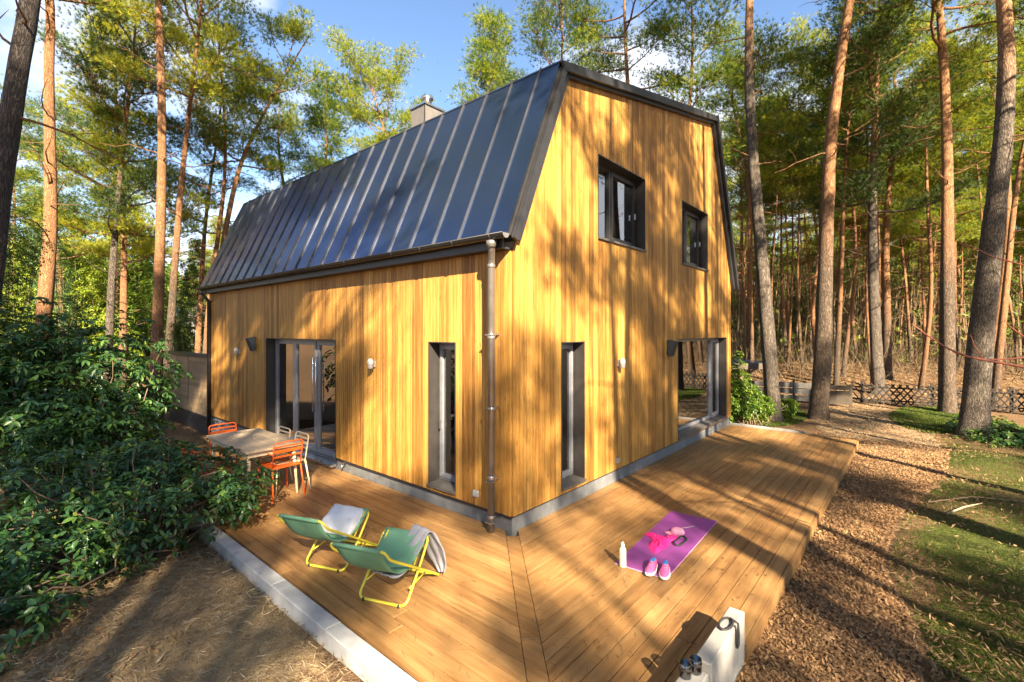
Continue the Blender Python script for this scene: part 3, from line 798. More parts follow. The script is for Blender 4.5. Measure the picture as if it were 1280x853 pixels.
# fascia boards on the open edges, joists underneath
mb = MB().box((-.34, DYE - .028, -.17), (8.36, DYE - .001, -.012)); mb.build('fascia_board', M['deck_x'], deck)
mb = MB().box((8.362, -2.62, -.17), (8.385, -1.62, -.012)); mb.build('fascia_board', M['deck_y'], deck)
for i in range(18):
    MB().box((.1 + .5 * i - .3, -2.6, -.16), (.145 + .5 * i - .3, -.02, -TH - .002)).build('joist', M['dark_wood'], deck)
for i in range(19):
    MB().box((-2.14, -1.9 + .5 * i, -.16), (-.02 if i > 3 else -2.0 + .45 * i, -1.855 + .5 * i, -TH - .002)).build('joist', M['dark_wood'], deck)
# concrete kerb on the left
kb = thing('concrete_kerb', 'pale concrete kerb stones edging the left side of the deck', 'kerb')
yk = -2.05
while yk < 7.4:
    MB().bbox((-2.315, yk + .003, -.42), (-2.175, yk + .997, rng.uniform(-.002, .004)), .008).build('kerb_stone', M['concrete'], kb); yk += 1.0
MB().box((8.40, -1.62, -.3), (8.50, .02, .03)).build('edging_strip', M['pale_stone'])
es = C.objects['edging_strip']; tag(es, 'white stone edging strip at the far end of the deck', 'edging')
# stone blocks at the near right
ws = thing('low_stone_wall', 'pale low stone wall stepping up beside the near edge of the deck', 'wall')
MB().bbox((-1.105, -2.60, -.4), (-.355, -2.49, .25), .008).build('stone_block', M['pale_stone'], ws)
MB().bbox((-2.3, -2.585, -.4), (-1.110, -2.45, .195), .008).build('stone_block', M['pale_stone'], ws)

# ---------------------------------------------------------------- deck furniture
def arc3(a, c, b, n=5):    # rounded corner from a to b round control c
    a, c, b = Vector(a), Vector(c), Vector(b)
    return [(1 - t) ** 2 * a + 2 * t * (1 - t) * c + t * t * b for t in [i / n for i in range(n + 1)]]
def round_path(pts, r, closed=False, n=5):
    pts = [Vector(p) for p in pts]; out = []; m = len(pts)
    for i, p in enumerate(pts):
        if not closed and i in (0, m - 1): out.append(p); continue
        a = pts[i - 1] - p; b = pts[(i + 1) % m] - p
        ra = min(r, a.length * .49); rb = min(r, b.length * .49)
        out += arc3(p + a.normalized() * ra, p, p + b.normalized() * rb, n)
    return out
CH_RZ = math.atan2(.367, .93)
def deck_chair(label, loc):
    t_ = thing('deck_chair', label, 'deck chair', loc, CH_RZ, 'low sling chairs on the deck')
    W = .265; r = .0115; YT = M['yellow_tube']
    p = round_path([(-.45, -W + .02, .62), (-.45, W - .02, .62)], .03)
    rail = [(-.45, -W, .625), (-.40, -W, .545), (.10, -W, .235), (.45, -W, .013), (.45, W, .013), (.10, W, .235), (-.40, W, .545), (-.45, W, .625)]
    MB().tube(round_path(rail, .06, True), r, 8, closed=True).build('back_frame', YT, t_)
    W2 = W - .026
    base = [(-.12, -W2, .013), (.10, -W2, .235), (.29, -W2, .455), (.29, W2, .455), (.10, W2, .235), (-.12, W2, .013)]
    MB().tube(round_path(base, .07, True), r, 8, closed=True).build('front_frame', YT, t_)
    for s_ in (-1, 1):
        MB().tube([(-.02, s_ * (W2 - .02), .12), (.26, s_ * (W2 - .02), .135)], .008, 6).build('strut', YT, t_)
        MB().tube(round_path([(.10, s_ * (W2 - .05), .26), (.25, s_ * (W2 - .05), .44), (.29, s_ * (W2 - .05), .455)], .03), .009, 6).build('strut', YT, t_)
        MB().tube([(-.128, s_ * (W2 - .07), .012), (-.128, s_ * (W2 - .055), .012)], .0155, 8).build('foot_cap', M['rubber'], t_)
    # sling
    n = 22; m = 8; vs = []; fs = []
    P0, P1 = Vector((-.455, 0, .635)), Vector((.29, 0, .468))
    for i in range(n + 1):
        t = i / n; q = P0.lerp(P1, t); sag = 4 * t * (1 - t) * (.26 - .07 * (2 * t - 1))
        for j in range(m + 1):
            v = -1 + 2 * j / m; hw = .225 - .012 * math.sin(math.pi * t)
            vs.append((q.x + .02 * math.sin(math.pi * t), v * hw, q.z - sag * (1 + .05 * (1 - v * v)) + .004 * math.sin(9 * t + 3 * v)))
    for i in range(n):
        for j in range(m): k = i * (m + 1) + j; fs.append((k, k + 1, k + m + 2, k + m + 1))
    o = MB().add(vs, fs, True).build('sling', M['sling_green'], t_)
    sd = o.modifiers.new('thick', 'SOLIDIFY'); sd.thickness = .004
    for (x_, z_) in ((-.455, .625), (.29, .455)):
        MB().tube([(x_, -.222, z_), (x_, .222, z_)], .0165, 10).build('sling_hem', M['sling_green'], t_)
    return t_
deck_chair('green sling deck chair with yellow tube frame, nearer the camera, under a grey towel', (-1.706, -.034, 0))
deck_chair('green sling deck chair with yellow tube frame, farther back, holding a white cushion', (-1.730, .905, 0))
# towel
def towel():
    cl = [((-.16, -.02, .275), .10), ((-.06, -.05, .245), .12), ((.06, -.08, .27), .12), ((.16, -.10, .345), .11), ((.25, -.125, .43), .095), ((.295, -.15, .492), .10), ((.335, -.175, .475), .11),
          ((.37, -.20, .40), .13), ((.40, -.225, .30), .145), ((.425, -.245, .20), .14), ((.44, -.265, .11), .10), ((.445, -.28, .045), .04)]
    m = 12; vs = []; fs = []
    n = 44
    def samp(t):
        x = t * (len(cl) - 1); i = min(int(x), len(cl) - 2); f = x - i
        g = lambda k: Vector(cl[max(0, min(len(cl) - 1, k))][0])
        p0, p1, p2, p3 = g(i - 1), g(i), g(i + 1), g(i + 2)
        q = .5 * ((2 * p1) + (-p0 + p2) * f + (2 * p0 - 5 * p1 + 4 * p2 - p3) * f * f + (-p0 + 3 * p1 - 3 * p2 + p3) * f ** 3)
        return q, cl[i][1] * (1 - f) + cl[i + 1][1] * f
    for i in range(n + 1):
        t = i / n; q, hw = samp(t)
        sd = Vector((.55 * t, 1, .15 * math.sin(5 * t))).normalized() if t > .4 else Vector((.1, 1, 0)).normalized()
        for j in range(m + 1):
            v = -1 + 2 * j / m
            w_ = .016 * math.sin(v * 7 + t * 6) * (.3 + t) + .010 * math.sin(v * 15 + t * 17) + .006 * math.sin(v * 3 + t * 40)
            off = Vector((.5 if t > .5 else .0, 0, .2 if t > .5 else 1.0)) * w_
            vs.append(q + sd * hw * v + off)
    for i in range(n):
        for j in range(m): k = i * (m + 1) + j; fs.append((k, k + 1, k + m + 2, k + m + 1))
    o = MB().add(vs, fs, True).build('towel', M['towel_grey']); o.location = (-1.706, -.034, 0); o.rotation_euler = (0, 0, CH_RZ)
    sd = o.modifiers.new('thick', 'SOLIDIFY'); sd.thickness = .012
    sb = o.modifiers.new('sub', 'SUBSURF'); sb.levels = 1; sb.render_levels = 1
    tag(o, 'soft grey towel draped over the front corner of the nearer deck chair', 'towel')
towel()
def cushion():
    n = 18; vs = []; fs = []
    for side in (1, -1):
        for i in range(n + 1):
            for j in range(n + 1):
                u = -1 + 2 * i / n; v = -1 + 2 * j / n
                th = .055 * ((1 - u ** 4) * (1 - v ** 4)) ** .5
                pin = 1 - .06 * (1 - abs(u)) if abs(v) > .95 else 1
                k = 1 - .05 * math.cos(u * math.pi / 2) * abs(v) ** 3
                k2 = 1 - .05 * math.cos(v * math.pi / 2) * abs(u) ** 3
                rg = .006 * math.sin(23 * u + 5 * v) if (i in (0, n) or j in (0, n)) else 0
                vs.append((u * .19 * k2 + rg, v * .205 * k + rg, side * th + .004 * math.sin(u * 9 + v * 4) * (1 - abs(u)) + .004 * math.sin(v * 8 - u * 5)))
    N = (n + 1) ** 2
    for s_ in range(2):
        for i in range(n):
            for j in range(n):
                k = s_ * N + i * (n + 1) + j; f = (k, k + 1, k + n + 2, k + n + 1); fs.append(f if s_ else f[::-1])
    o = MB().add(vs, fs, True).build('cushion', M['cushion_cloth'])
    o.rotation_euler = Euler((R(4), R(-24), CH_RZ + R(4))); f = Vector((.93, .367)); 
    o.location = (-1.730 + .14 * .93, .905 + .14 * .367, .385)
    bm = bmesh.new(); bm.from_mesh(o.data); bmesh.ops.remove_doubles(bm, verts=bm.verts, dist=.0005); bm.to_mesh(o.data); bm.free()
    tag(o, 'white linen cushion with ragged edge lying in the farther deck chair', 'cushion')
cushion()
# dining set
def metal_chair(label, loc, rz, mat, colour):
    t_ = thing('garden_chair', label, 'chair', loc, rz, 'slatted metal chairs round the table')
    Mx = M[mat]; r = .010
    # faces local +y; back at local y = -.22
    back = [(-.20, -.20, .44), (-.205, -.255, .80), (.205, -.255, .80), (.20, -.20, .44)]
    MB().tube(round_path(back, .06), r, 8).build('back_frame', Mx, t_)
    for z_, h_ in ((.74, .022), (.675, .04), (.60, .022)):
        yb = -.20 - .055 * (z_ - .44) / .36
        MB().hexa([(-.19, yb - .002, z_ - h_ / 2), (.19, yb - .002, z_ - h_ / 2), (.19, yb + .004, z_ - h_ / 2), (-.19, yb + .004, z_ - h_ / 2), (-.19, yb - .005, z_ + h_ / 2), (.19, yb - .005, z_ + h_ / 2), (.19, yb + .001, z_ + h_ / 2), (-.19, yb + .001, z_ + h_ / 2)]).build('back_slat', Mx, t_)
    MB().tube(round_path([(-.20, -.20, .44), (.20, -.20, .44), (.205, .21, .45), (-.205, .21, .45)], .03, True), r, 8, closed=True).build('seat_frame', Mx, t_)
    for i in range(8):
        y_ = -.175 + i * .05; MB().box((-.195, y_ - .019, .449), (.195, y_ + .019, .454)).build('seat_slat', Mx, t_)
    for sx in (-1, 1):
        MB().tube([(sx * .20, -.20, .44), (sx * .225, -.27, .0)], [.011, .010], 8).build('leg', Mx, t_)
        MB().tube([(sx * .20, .20, .44), (sx * .225, .235, .0)], [.011, .010], 8).build('leg', Mx, t_)
        MB().tube(round_path([(sx * .205, -.235, .64), (sx * .225, .05, .645), (sx * .215, .19, .45)], .06), .009, 8).build('armrest', Mx, t_) if colour else None
    return t_
metal_chair('orange metal chair with its back to the camera at the near end of the table', (-1.20, 3.36, 0), R(3), 'orange_paint', 1)
metal_chair('orange metal chair half hidden by leaves on the left side of the table', (-1.95, 3.85, 0), R(-88), 'orange_paint', 1)
metal_chair('orange metal chair at the far end of the table', (-1.34, 4.93, 0), R(182), 'orange_paint', 0)
metal_chair('cream metal chair on the house side of the table, farther of the two', (-1.06, 4.10, 0), R(90), 'cream_paint', 0)
metal_chair('cream metal chair on the house side of the table, nearer of the two', (-1.06, 3.50, 0), R(90), 'cream_paint', 0)
tb = thing('dining_table', 'long beige outdoor dining table standing on the deck by the sliding door', 'table', (-1.33, 3.98, 0))
for i in range(4):
    x0 = -.385 + i * .1935; MB().bbox((x0, -.79, .700), (x0 + .190, .79, .730), .004).build('table_board', M['table_top'], tb)
MB().box((-.34, -.73, .63), (.34, -.70, .699)).box((-.34, .70, .63), (.34, .73, .699)).box((-.34, -.699, .63), (-.315, .699, .699)).box((.315, -.699, .63), (.34, .699, .699)).build('apron', M['cream_paint'], tb)
for sx in (-1, 1):
    for sy_ in (-1, 1):
        MB().tube([(sx * .30, sy_ * .66, .70), (sx * .33, sy_ * .73, .0)], [.026, .017], 10).build('leg', M['cream_paint'], tb)

# yoga mat and what lies on it
mp_ = [(.12, -1.27), (.16, -1.78), (1.87, -1.71), (1.83, -1.15)]
mt = thing('yoga_mat', 'purple yoga mat spread out on the right part of the deck', 'yoga mat', (1.0, -1.47, 0))
def quad_sheet(poly, z0, z1, loc, nx_=24, ny_=8, amp=.002):
    vs = []; fs = []
    for i in range(nx_ + 1):
        for j in range(ny_ + 1):
            u, v = i / nx_, j / ny_
            a = Vector(poly[0]).lerp(Vector(poly[3]), u); b = Vector(poly[1]).lerp(Vector(poly[2]), u); q = a.lerp(b, v)
            lift = amp * math.sin(u * 9 + v * 4) + (.006 * max(0, (abs(2 * u - 1) - .93) / .07) if amp else 0)
            vs.append((q.x - loc[0], q.y - loc[1], z1 + max(0, lift)))
    for i in range(nx_):
        for j in range(ny_): k = i * (ny_ + 1) + j; fs.append((k, k + ny_ + 1, k + ny_ + 2, k + 1)[::-1])
    return MB().add(vs, fs, True)
o = quad_sheet(mp_, 0, .0072, (1.0, -1.47)).build('mat_top', M['mat_purple'], mt); 
c_ = [sum(p[i] for p in mp_) / 4 for i in (0, 1)]
ring = [(c_[0] + (p[0] - c_[0]) * 1.004, c_[1] + (p[1] - c_[1]) * 1.012) for p in mp_]
mb = MB(); mb.prism([(p[0] - 1.0, p[1] + 1.47, .0016) for p in ring], (0, 0, .0050)); fix_normals(mb.build('mat_base', M['mat_edge'], mt))
bt = thing('water_bottle', 'pale green water bottle standing at the corner of the purple mat', 'bottle', (.125, -1.35, .0))
MB().lathe((0, 0, 0), [(0, .001), (.033, .002), (.035, .008), (.035, .165), (.030, .182), (.017, .192)], 20).build('bottle_body', M['bottle_cream'], bt)
MB().lathe((0, 0, .190), [(.019, 0), (.0195, .03), (.012, .038), (.009, .05), (0, .051)], 16).build('cap', M['bottle_cream'], bt)
MB().tube(round_path([(-.015, 0, .215), (-.03, 0, .235), (0, 0, .25), (.022, 0, .232), (.015, 0, .215)], .012), .0035, 6).build('carry_loop', M['bottle_cream'], bt)
def shoe(loc, rz, label, mir=1):
    t_ = thing('running_shoe', label, 'shoe', loc, rz, 'pair of pink running shoes on the mat')
    n = 14; st = []
    for i in range(n + 1):
        u = i / n; x_ = u * .265
        hw = .030 + .016 * math.sin(math.pi * min(1, u * 1.15) ** 1.2) + .006 * (u > .5) * math.sin(math.pi * u)
        if u < .08: hw *= .55 + .45 * u / .08
        if u > .88: hw *= max(.25, (1 - ((u - .88) / .12) ** 2 * .75))
        st.append((x_, hw, .012 * mir * math.sin(u * 2.4) * u))
    def loft(z0, z1, k0, k1, m, name):
        vs = []; fs = []
        for i, (x_, hw, cy) in enumerate(st):
            a0, a1 = z0(i / n), z1(i / n)
            for (k, z) in ((-k0, a0), (-k1, a1), (k1, a1), (k0, a0)): vs.append((x_, cy + k * hw, z))
        for i in range(n):
            for j in range(4): a = i * 4 + j; b = i * 4 + (j + 1) % 4; fs.append((a, b, b + 4, a + 4))
        fs += [(0, 3, 2, 1), (4 * n, 4 * n + 1, 4 * n + 2, 4 * n + 3)]
        return fix_normals(MB().add(vs, fs, True).build(name, M[m], t_))
    loft(lambda u: .001 + .012 * max(0, u - .8) * 5, lambda u: .028 + .006 * (1 - u) + .010 * max(0, u - .85) * 6, 1.04, 1.0, 'shoe_sole', 'sole')
    loft(lambda u: .027, lambda u: (.085 - .012 * math.sin(math.pi * min(1, u / .35))) if u < .35 else .085 - .050 * ((u - .35) / .65) ** .8, .97, .55, 'shoe_pink', 'upper')
    MB().add([(.015, -.020, .080), (.10, -.022, .079), (.10, .022, .079), (.015, .020, .080), (.02, -.012, .0905), (.095, -.014, .092), (.095, .014, .092), (.02, .012, .0905)],
             [(0, 1, 5, 4), (1, 2, 6, 5), (2, 3, 7, 6), (3, 0, 4, 7), (4, 5, 6, 7)]).build('lining', M['shoe_blue'], t_)
    for k in range(4):
        x_ = .115 + .02 * k; z_ = .083 - .0115 * k
        MB().tube([(x_, -.022, z_ - .006), (x_ + .004, 0, z_ + .004), (x_, .022, z_ - .006)], .003, 5).build('lace', M['lace'], t_)
shoe((.335, -1.595, .008), R(186), 'left one of the pink running shoes with white soles on the mat', 1)
shoe((.355, -1.700, .008), R(200), 'right one of the pink running shoes with white soles on the mat', -1)
# crumpled pink clothes, a black band and a pale pink cap
def lump(name, c, rx, ry, rz_, h, mat, seed, label, cat):
    r_ = random.Random(seed); n = 22; m = 8; vs = [(0, 0, h * .75)]; fs = []
    ph = [r_.uniform(0, 6) for _ in range(6)]
    for i in range(1, m + 1):
        f = i / m
        for k in range(n):
            a = 2 * math.pi * k / n; rr = 1 + .22 * math.sin(2 * a + ph[0]) + .12 * math.sin(3 * a + ph[1]) + .07 * math.sin(5 * a + ph[2])
            zz = h * (1 - f ** 3) * (.75 + .3 * math.sin(3 * a + 6 * f + ph[3]) + .2 * math.sin(5 * a - 9 * f + ph[4]))
            vs.append((f * rr * rx * math.cos(a), f * rr * ry * math.sin(a), max(.001, zz)))
    for k in range(n): fs.append((0, 1 + k, 1 + (k + 1) % n))
    for i in range(m - 1):
        for k in range(n):
            l = (k + 1) % n; fs.append((1 + i * n + k, 1 + (i + 1) * n + k, 1 + (i + 1) * n + l, 1 + i * n + l))
    o = MB().add(vs, fs, True).build(name, M[mat]); o.location = (c[0], c[1], .009); o.rotation_euler = (0, 0, rz_)
    tag(o, label, cat); return o
def garment():
    # magenta top: two padded lobes joined by a narrower waist
    t_ = tag(lump('sports_top', (.79, -1.435), .21, .085, R(14), .05, 'magenta', 5, 'crumpled magenta sports top lying in the middle of the purple mat', 'clothing'))
    s_ = lump('sleeve', (.93, -1.36), .13, .08, R(70), .04, 'magenta', 9, None, None); s_.parent = t_; s_.matrix_parent_inverse = Matrix.Translation(t_.location).inverted() if 0 else Matrix.Identity(4)
    s_.location = (.16, .05, .002)
    s2 = lump('sleeve', (0, 0), .12, .06, R(-20), .04, 'magenta', 12, None, None); s2.parent = t_; s2.location = (.20, -.09, .003)
garment()
bd = MB(); pts = [(1.02 + .13 * math.cos(a), -1.585 + .050 * math.sin(a) , .022 + .006 * math.sin(3 * a)) for a in [2 * math.pi * k / 26 for k in range(26)]]
bd.tube(pts, .010, 6, closed=True)
tag(bd.build('exercise_band', M['rubber']), 'black exercise band looped beside the magenta top on the mat', 'exercise band')
cp = thing('sun_cap', 'pale pink cap with a white strap at the far side of the magenta top', 'cap', (1.235, -1.47, .009), R(-10)); cp.scale = (.9, .9, .6)
MB().lathe((0, 0, 0), [(.085, 0), (.087, .02), (.078, .055), (.05, .082), (.015, .092), (0, .093)], 20).build('crown', M['pale_pink'], cp)
vs = []; fs = []
for i in range(11):
    a = R(-60 + 12 * i) + R(180)
    vs += [(.084 * math.cos(a), .084 * math.sin(a), .008), (.084 * math.cos(a) + .075 * math.cos((a - math.pi) * .5 + math.pi), .15 * math.sin(a), .004 + .01 * math.cos(a - math.pi))]
for i in range(10): fs.append((2 * i, 2 * i + 1, 2 * i + 3, 2 * i + 2))
o = MB().add(vs, fs, True).build('visor', M['pale_pink'], cp); o.modifiers.new('t', 'SOLIDIFY').thickness = .004
MB().tube([(.08, .02, .015), (.16, .03, .012), (.25, .0, .006), (.36, -.03, .005)], .006, 6).build('strap', M['white_plastic'], cp)

# on the stone wall: glass jars and a black strap
def jar(x, y, label, rz=0, tilt=0):
    t_ = thing('glass_jar', label, 'jar', (x, y, .197), 0, 'glass jars on the low stone wall')
    t_.rotation_euler = (tilt, 0, rz)
    MB().lathe((0, 0, 0), [(0, .001), (.036, .001), (.038, .006), (.038, .085), (.035, .088), (.035, .006), (0, .005)], 24).build('jar_body', M['window_glass'], t_)
    MB().lathe((0, 0, .006), [(0, 0), (.033, 0), (.033, .03), (0, .031)], 20).build('candle', M['grey_plastic'], t_)
    MB().lathe((0, 0, .052), [(.0385, 0), (.0392, .002), (.0392, .010), (.0385, .012)], 24).build('dark_band', M['rubber'], t_)
jar(-1.235, -2.485, 'dark banded glass jar standing on the low stone wall, nearer of the two')
jar(-1.155, -2.52, 'glass jar standing on the low stone wall against the taller block')
sp = MB()
pts = []
for k in range(40):
    a = 2 * math.pi * 2 * k / 40
    pts.append((-.62 + (.085 + .006 * math.sin(a * 1.5)) * math.cos(a), -2.545 + (.04) * math.sin(a), .258 + .006 * (k / 40) + (.002 if k % 2 else 0)))
pts += [(-.545, -2.575, .262), (-.54, -2.605, .25), (-.545, -2.612, .17), (-.56, -2.614, .11), (-.585, -2.613, .10), (-.60, -2.612, .14), (-.595, -2.61, .22), (-.60, -2.60, .258)]
sp.tube(pts, .0075, 6)
tag(sp.build('camera_strap', M['rubber']), 'black looped strap hanging over the edge of the taller stone block', 'strap')

# ---------------------------------------------------------------- pines
def tri_cloud(P, D, nb, ln, wd, cone, rs, dj=.35):
    """needle tufts: at each point P (n,3) nb thin triangles spread in a cone about D"""
    n = len(P); P = np.repeat(P, nb, 0); D = np.repeat(D, nb, 0)
    Rn = rs.normal(size=(n * nb, 3)); d = D + cone * Rn; d /= np.linalg.norm(d, axis=1, keepdims=True) + 1e-9
    s = np.cross(d, rs.normal(size=(n * nb, 3))); s /= np.linalg.norm(s, axis=1, keepdims=True) + 1e-9
    l = ln * (1 - dj * rs.random((n * nb, 1))); w = wd * (.7 + .6 * rs.random((n * nb, 1)))
    V = np.stack([P - s * w, P + s * w, P + d * l], 1).reshape(-1, 3)
    rnd = np.repeat(np.repeat(rs.random(n), nb), 3)
    return V, rnd
def branch_poly(start, az, el0, length, rs, n=6, droop=0.0, wig=.18):
    pts = [np.array(start, float)]; el = el0; a = az
    for i in range(n):
        el += droop + rs.normal() * wig * .6; a += rs.normal() * wig
        d = np.array([math.cos(a) * math.cos(el), math.sin(a) * math.cos(el), math.sin(el)])
        pts.append(pts[-1] + d * length / n)
    return pts
def make_pine(seed, H=17.0, c0=.55, spread=3.0, nl=26, dens=30, r0=.17, bark='bark', dead=8, shape='round', needles='pine_needles', fork=False, wob=.25, top_lean=0.0):
    rs = np.random.RandomState(seed)
    ph = rs.uniform(0, 6, 4)
    def axis(t):
        z = t * H
        return np.array([wob * math.sin(t * 3.1 + ph[0]) * t + wob * .4 * math.sin(t * 9 + ph[1]) * t + top_lean * max(0, t - .6) ** 1.5 * 6,
                         wob * math.sin(t * 2.7 + ph[2]) * t + wob * .4 * math.sin(t * 8 + ph[3]) * t, z])
    def rad(t): return r0 * (1 - .86 * t ** 1.05) * (1 + .26 * math.exp(-t * H / .3))
    nt = 34; ns = 14; vs = []; fs = []
    ts = np.concatenate([[-.02, 0, .004, .009, .016, .028], np.linspace(.05, 1, nt)])
    for i, t in enumerate(ts):
        c = axis(max(t, 0)); c[2] = t * H
        for k in range(ns):
            a = 2 * math.pi * k / ns
            rr = rad(max(t, 0)) * (1 + .05 * math.sin(3 * a + ph[0] + t * 5) + .035 * rs.normal() + (.16 * math.exp(-max(t, 0) * H / .25) * math.sin(5 * a + ph[1])))
            vs.append((c[0] + rr * math.cos(a), c[1] + rr * math.sin(a), c[2]))
    for i in range(len(ts) - 1):
        for k in range(ns):
            l = (k + 1) % ns; fs.append((i * ns + k, i * ns + l, (i + 1) * ns + l, (i + 1) * ns + k))
    trunk = MB().add(vs, fs, True).mesh('trunk', M[bark])
    lb = MB(); TP = []; TD = []
    ga = 2.4; a0 = rs.uniform(0, 6)
    for i in range(nl):
        f = (i + rs.random() * .8) / nl; t = c0 + (1 - c0) * f * .985
        az = a0 + ga * i + rs.normal() * .35
        if shape == 'round': L_ = spread * math.sqrt(max(.04, 1 - (abs(f - .35) / .68) ** 2)) 
        elif shape == 'umbrella': L_ = spread * (.45 + .55 * f) * (1 if f < .85 else .75)
        elif shape == 'ragged': L_ = spread * (.35 + .75 * rs.random()) * (1 - .45 * f)
        else: L_ = spread * (1.02 - .85 * f)
        L_ *= .72 + .5 * rs.random()
        el = R(5) + f * R(42) + rs.normal() * .12
        pts = branch_poly(axis(t), az, el, L_, rs, 6, .04)
        rb = (.042 * (1 - .6 * f) + .010) * (L_ / 2.5) ** .6
        lb.tube([Vector(p) for p in pts], [rb * (1 - .8 * k / 6) for k in range(7)], 4, cap=False)
        nsb = int(4 + L_ * 2.2)
        for q in range(nsb):
            u = .32 + .68 * (q + rs.random()) / nsb; x = min(u * 6, 5.999); k = int(x); p = pts[k] + (pts[k + 1] - pts[k]) * (x - k)
            side = az + (1 if q % 2 else -1) * rs.uniform(.4, 1.15); sl = (.35 + .55 * rs.random()) * (.75 + .25 * L_ / 2)
            sp_ = branch_poly(p, side, el * .6 + rs.uniform(-.05, .5), sl, rs, 3, .1)
            lb.tube([Vector(z) for z in sp_], [rb * .3, rb * .25, rb * .18, .004], 3, cap=False)
            nd = int(1.12 * dens * (.6 + .8 * rs.random()))
            cen = sp_[2]
            pr = rs.normal(size=(nd, 3)) * np.array([.26, .26, .12]) * (.7 + sl * .55)
            pr[:, 2] += .10 * (1 - np.hypot(pr[:, 0], pr[:, 1]))
            TP.append(cen + pr); dd = pr * np.array([1.3, 1.3, 1.0]) + np.array([.25 * math.cos(side), .25 * math.sin(side), .38]); TD.append(dd / (np.linalg.norm(dd, axis=1, keepdims=True) + 1e-9))
    for i in range(dead):
        t = c0 * rs.uniform(.45, 1.0); pts = branch_poly(axis(t), rs.uniform(0, 6.3), rs.uniform(-.15, .5), rs.uniform(.5, 1.9), rs, 5, -.02, .3)
        lb.tube([Vector(p) for p in pts], [.022, .018, .014, .010, .007, .004], 4, cap=False)
        for q in range(2):
            sp_ = branch_poly(pts[2 + q], rs.uniform(0, 6.3), rs.uniform(-.3, .6), rs.uniform(.2, .7), rs, 3, 0, .3); lb.tube([Vector(p) for p in sp_], [.009, .007, .005, .003], 3, cap=False)
    limbs = lb.mesh('branches', M[bark])
    V, rnd = tri_cloud(np.concatenate(TP), np.concatenate(TD), 12, .20, .0066, .5, rs)
    crown = np_mesh('crown', V, np.arange(len(V)).reshape(-1, 3), M[needles], False, {'rnd': ('POINT', rnd)})
    return dict(trunk=trunk, limbs=limbs, crown=crown, H=H, r0=r0, n=len(V) // 3, axis=axis)
PR = {
 'tall': make_pine(11, 17.5, .58, 2.8, 22, 31, .17, 'bark', 10, 'round'),
 'high': make_pine(12, 18.5, .66, 2.5, 18, 32, .17, 'bark', 12, 'round', wob=.35),
 'umbrella': make_pine(13, 15.5, .58, 3.3, 22, 56, .15, 'bark_orange', 5, 'umbrella', wob=.4),
 'ragged': make_pine(14, 17, .45, 2.9, 24, 36, .15, 'bark_orange', 9, 'ragged', wob=.45),
 'dense': make_pine(15, 15, .34, 2.7, 34, 42, .15, 'bark_orange', 6, 'cone'),
 'slim': make_pine(16, 16, .60, 1.7, 18, 28, .12, 'bark_orange', 12, 'round', wob=.4),
 'pole': make_pine(19, 15, .70, 1.5, 15, 28, .10, 'bark_orange', 22, 'round', wob=.7),
 'openA': make_pine(23, 17, .66, 3.1, 11, 44, .15, 'bark', 6, 'ragged', wob=.4),
 'openB': make_pine(24, 17.5, .62, 3.3, 12, 42, .15, 'bark', 8, 'ragged', wob=.3),
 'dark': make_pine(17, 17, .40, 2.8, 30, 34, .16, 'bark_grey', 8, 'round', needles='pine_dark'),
 'bent': make_pine(18, 16.5, .62, 2.7, 18, 40, .15, 'bark_orange', 6, 'ragged', wob=.5, top_lean=1.2),
}
proto_used = set()
def put_tree(name, label, base, S, proto, rad, tilt=None, rz=0.0, group=None, cat='tree', bark=None, crown=True):
    p = PR[proto]
    t_ = thing(name, label, cat, base, 0, group)
    q = Euler((0, 0, rz)).to_quaternion()
    if tilt is not None: q = Vector((0, 0, 1)).rotation_difference(Vector(tilt).normalized()) @ q
    t_.rotation_mode = 'QUATERNION'; t_.rotation_quaternion = q; t_.scale = (S, S, S)
    k = rad / (p['r0'] * S)
    me = p['trunk']
    if bark:
        key = (proto, bark)
        if key not in PR: PR[key] = me.copy(); PR[key].materials[0] = M[bark]
        me = PR[key]
    o = obj('trunk', me, t_); o.scale = (1, 1, 1)
    if abs(k - 1) > .04: o.scale = (k, k, 1)
    obj('branches', p['limbs'], t_)['kind'] = 'stuff'
    if crown: obj('crown', p['crown'], t_)['kind'] = 'stuff'
    return t_
def px_tree(label, p1, p2, D, H, proto, wpx, rz=0, name='pine_tree', group=None, bark=None, lean_back=0.0):
    """tree whose trunk runs through photo pixels p1 (lower) and p2 (upper) at depth D"""
    A = at(p1[0], p1[1], D); B = at(p2[0], p2[1], D + lean_back); d = (B - A).normalized()
    b = A.copy()
    for _ in range(6):
        g = float(gz(b.x, b.y)); b = A + d * ((g - A.z) / d.z)
    b.z -= .03
    S = H / PR[proto]['H']
    # wobbling trunk: fit it to the two pixels at their heights
    h1, h2 = max(.02, (A - b).length / H), min(1, (B - b).length / H)
    return put_tree(name, label, b, S, proto, wpx * .5 * D / FPX, d, rz, group, bark=bark)
T = px_tree
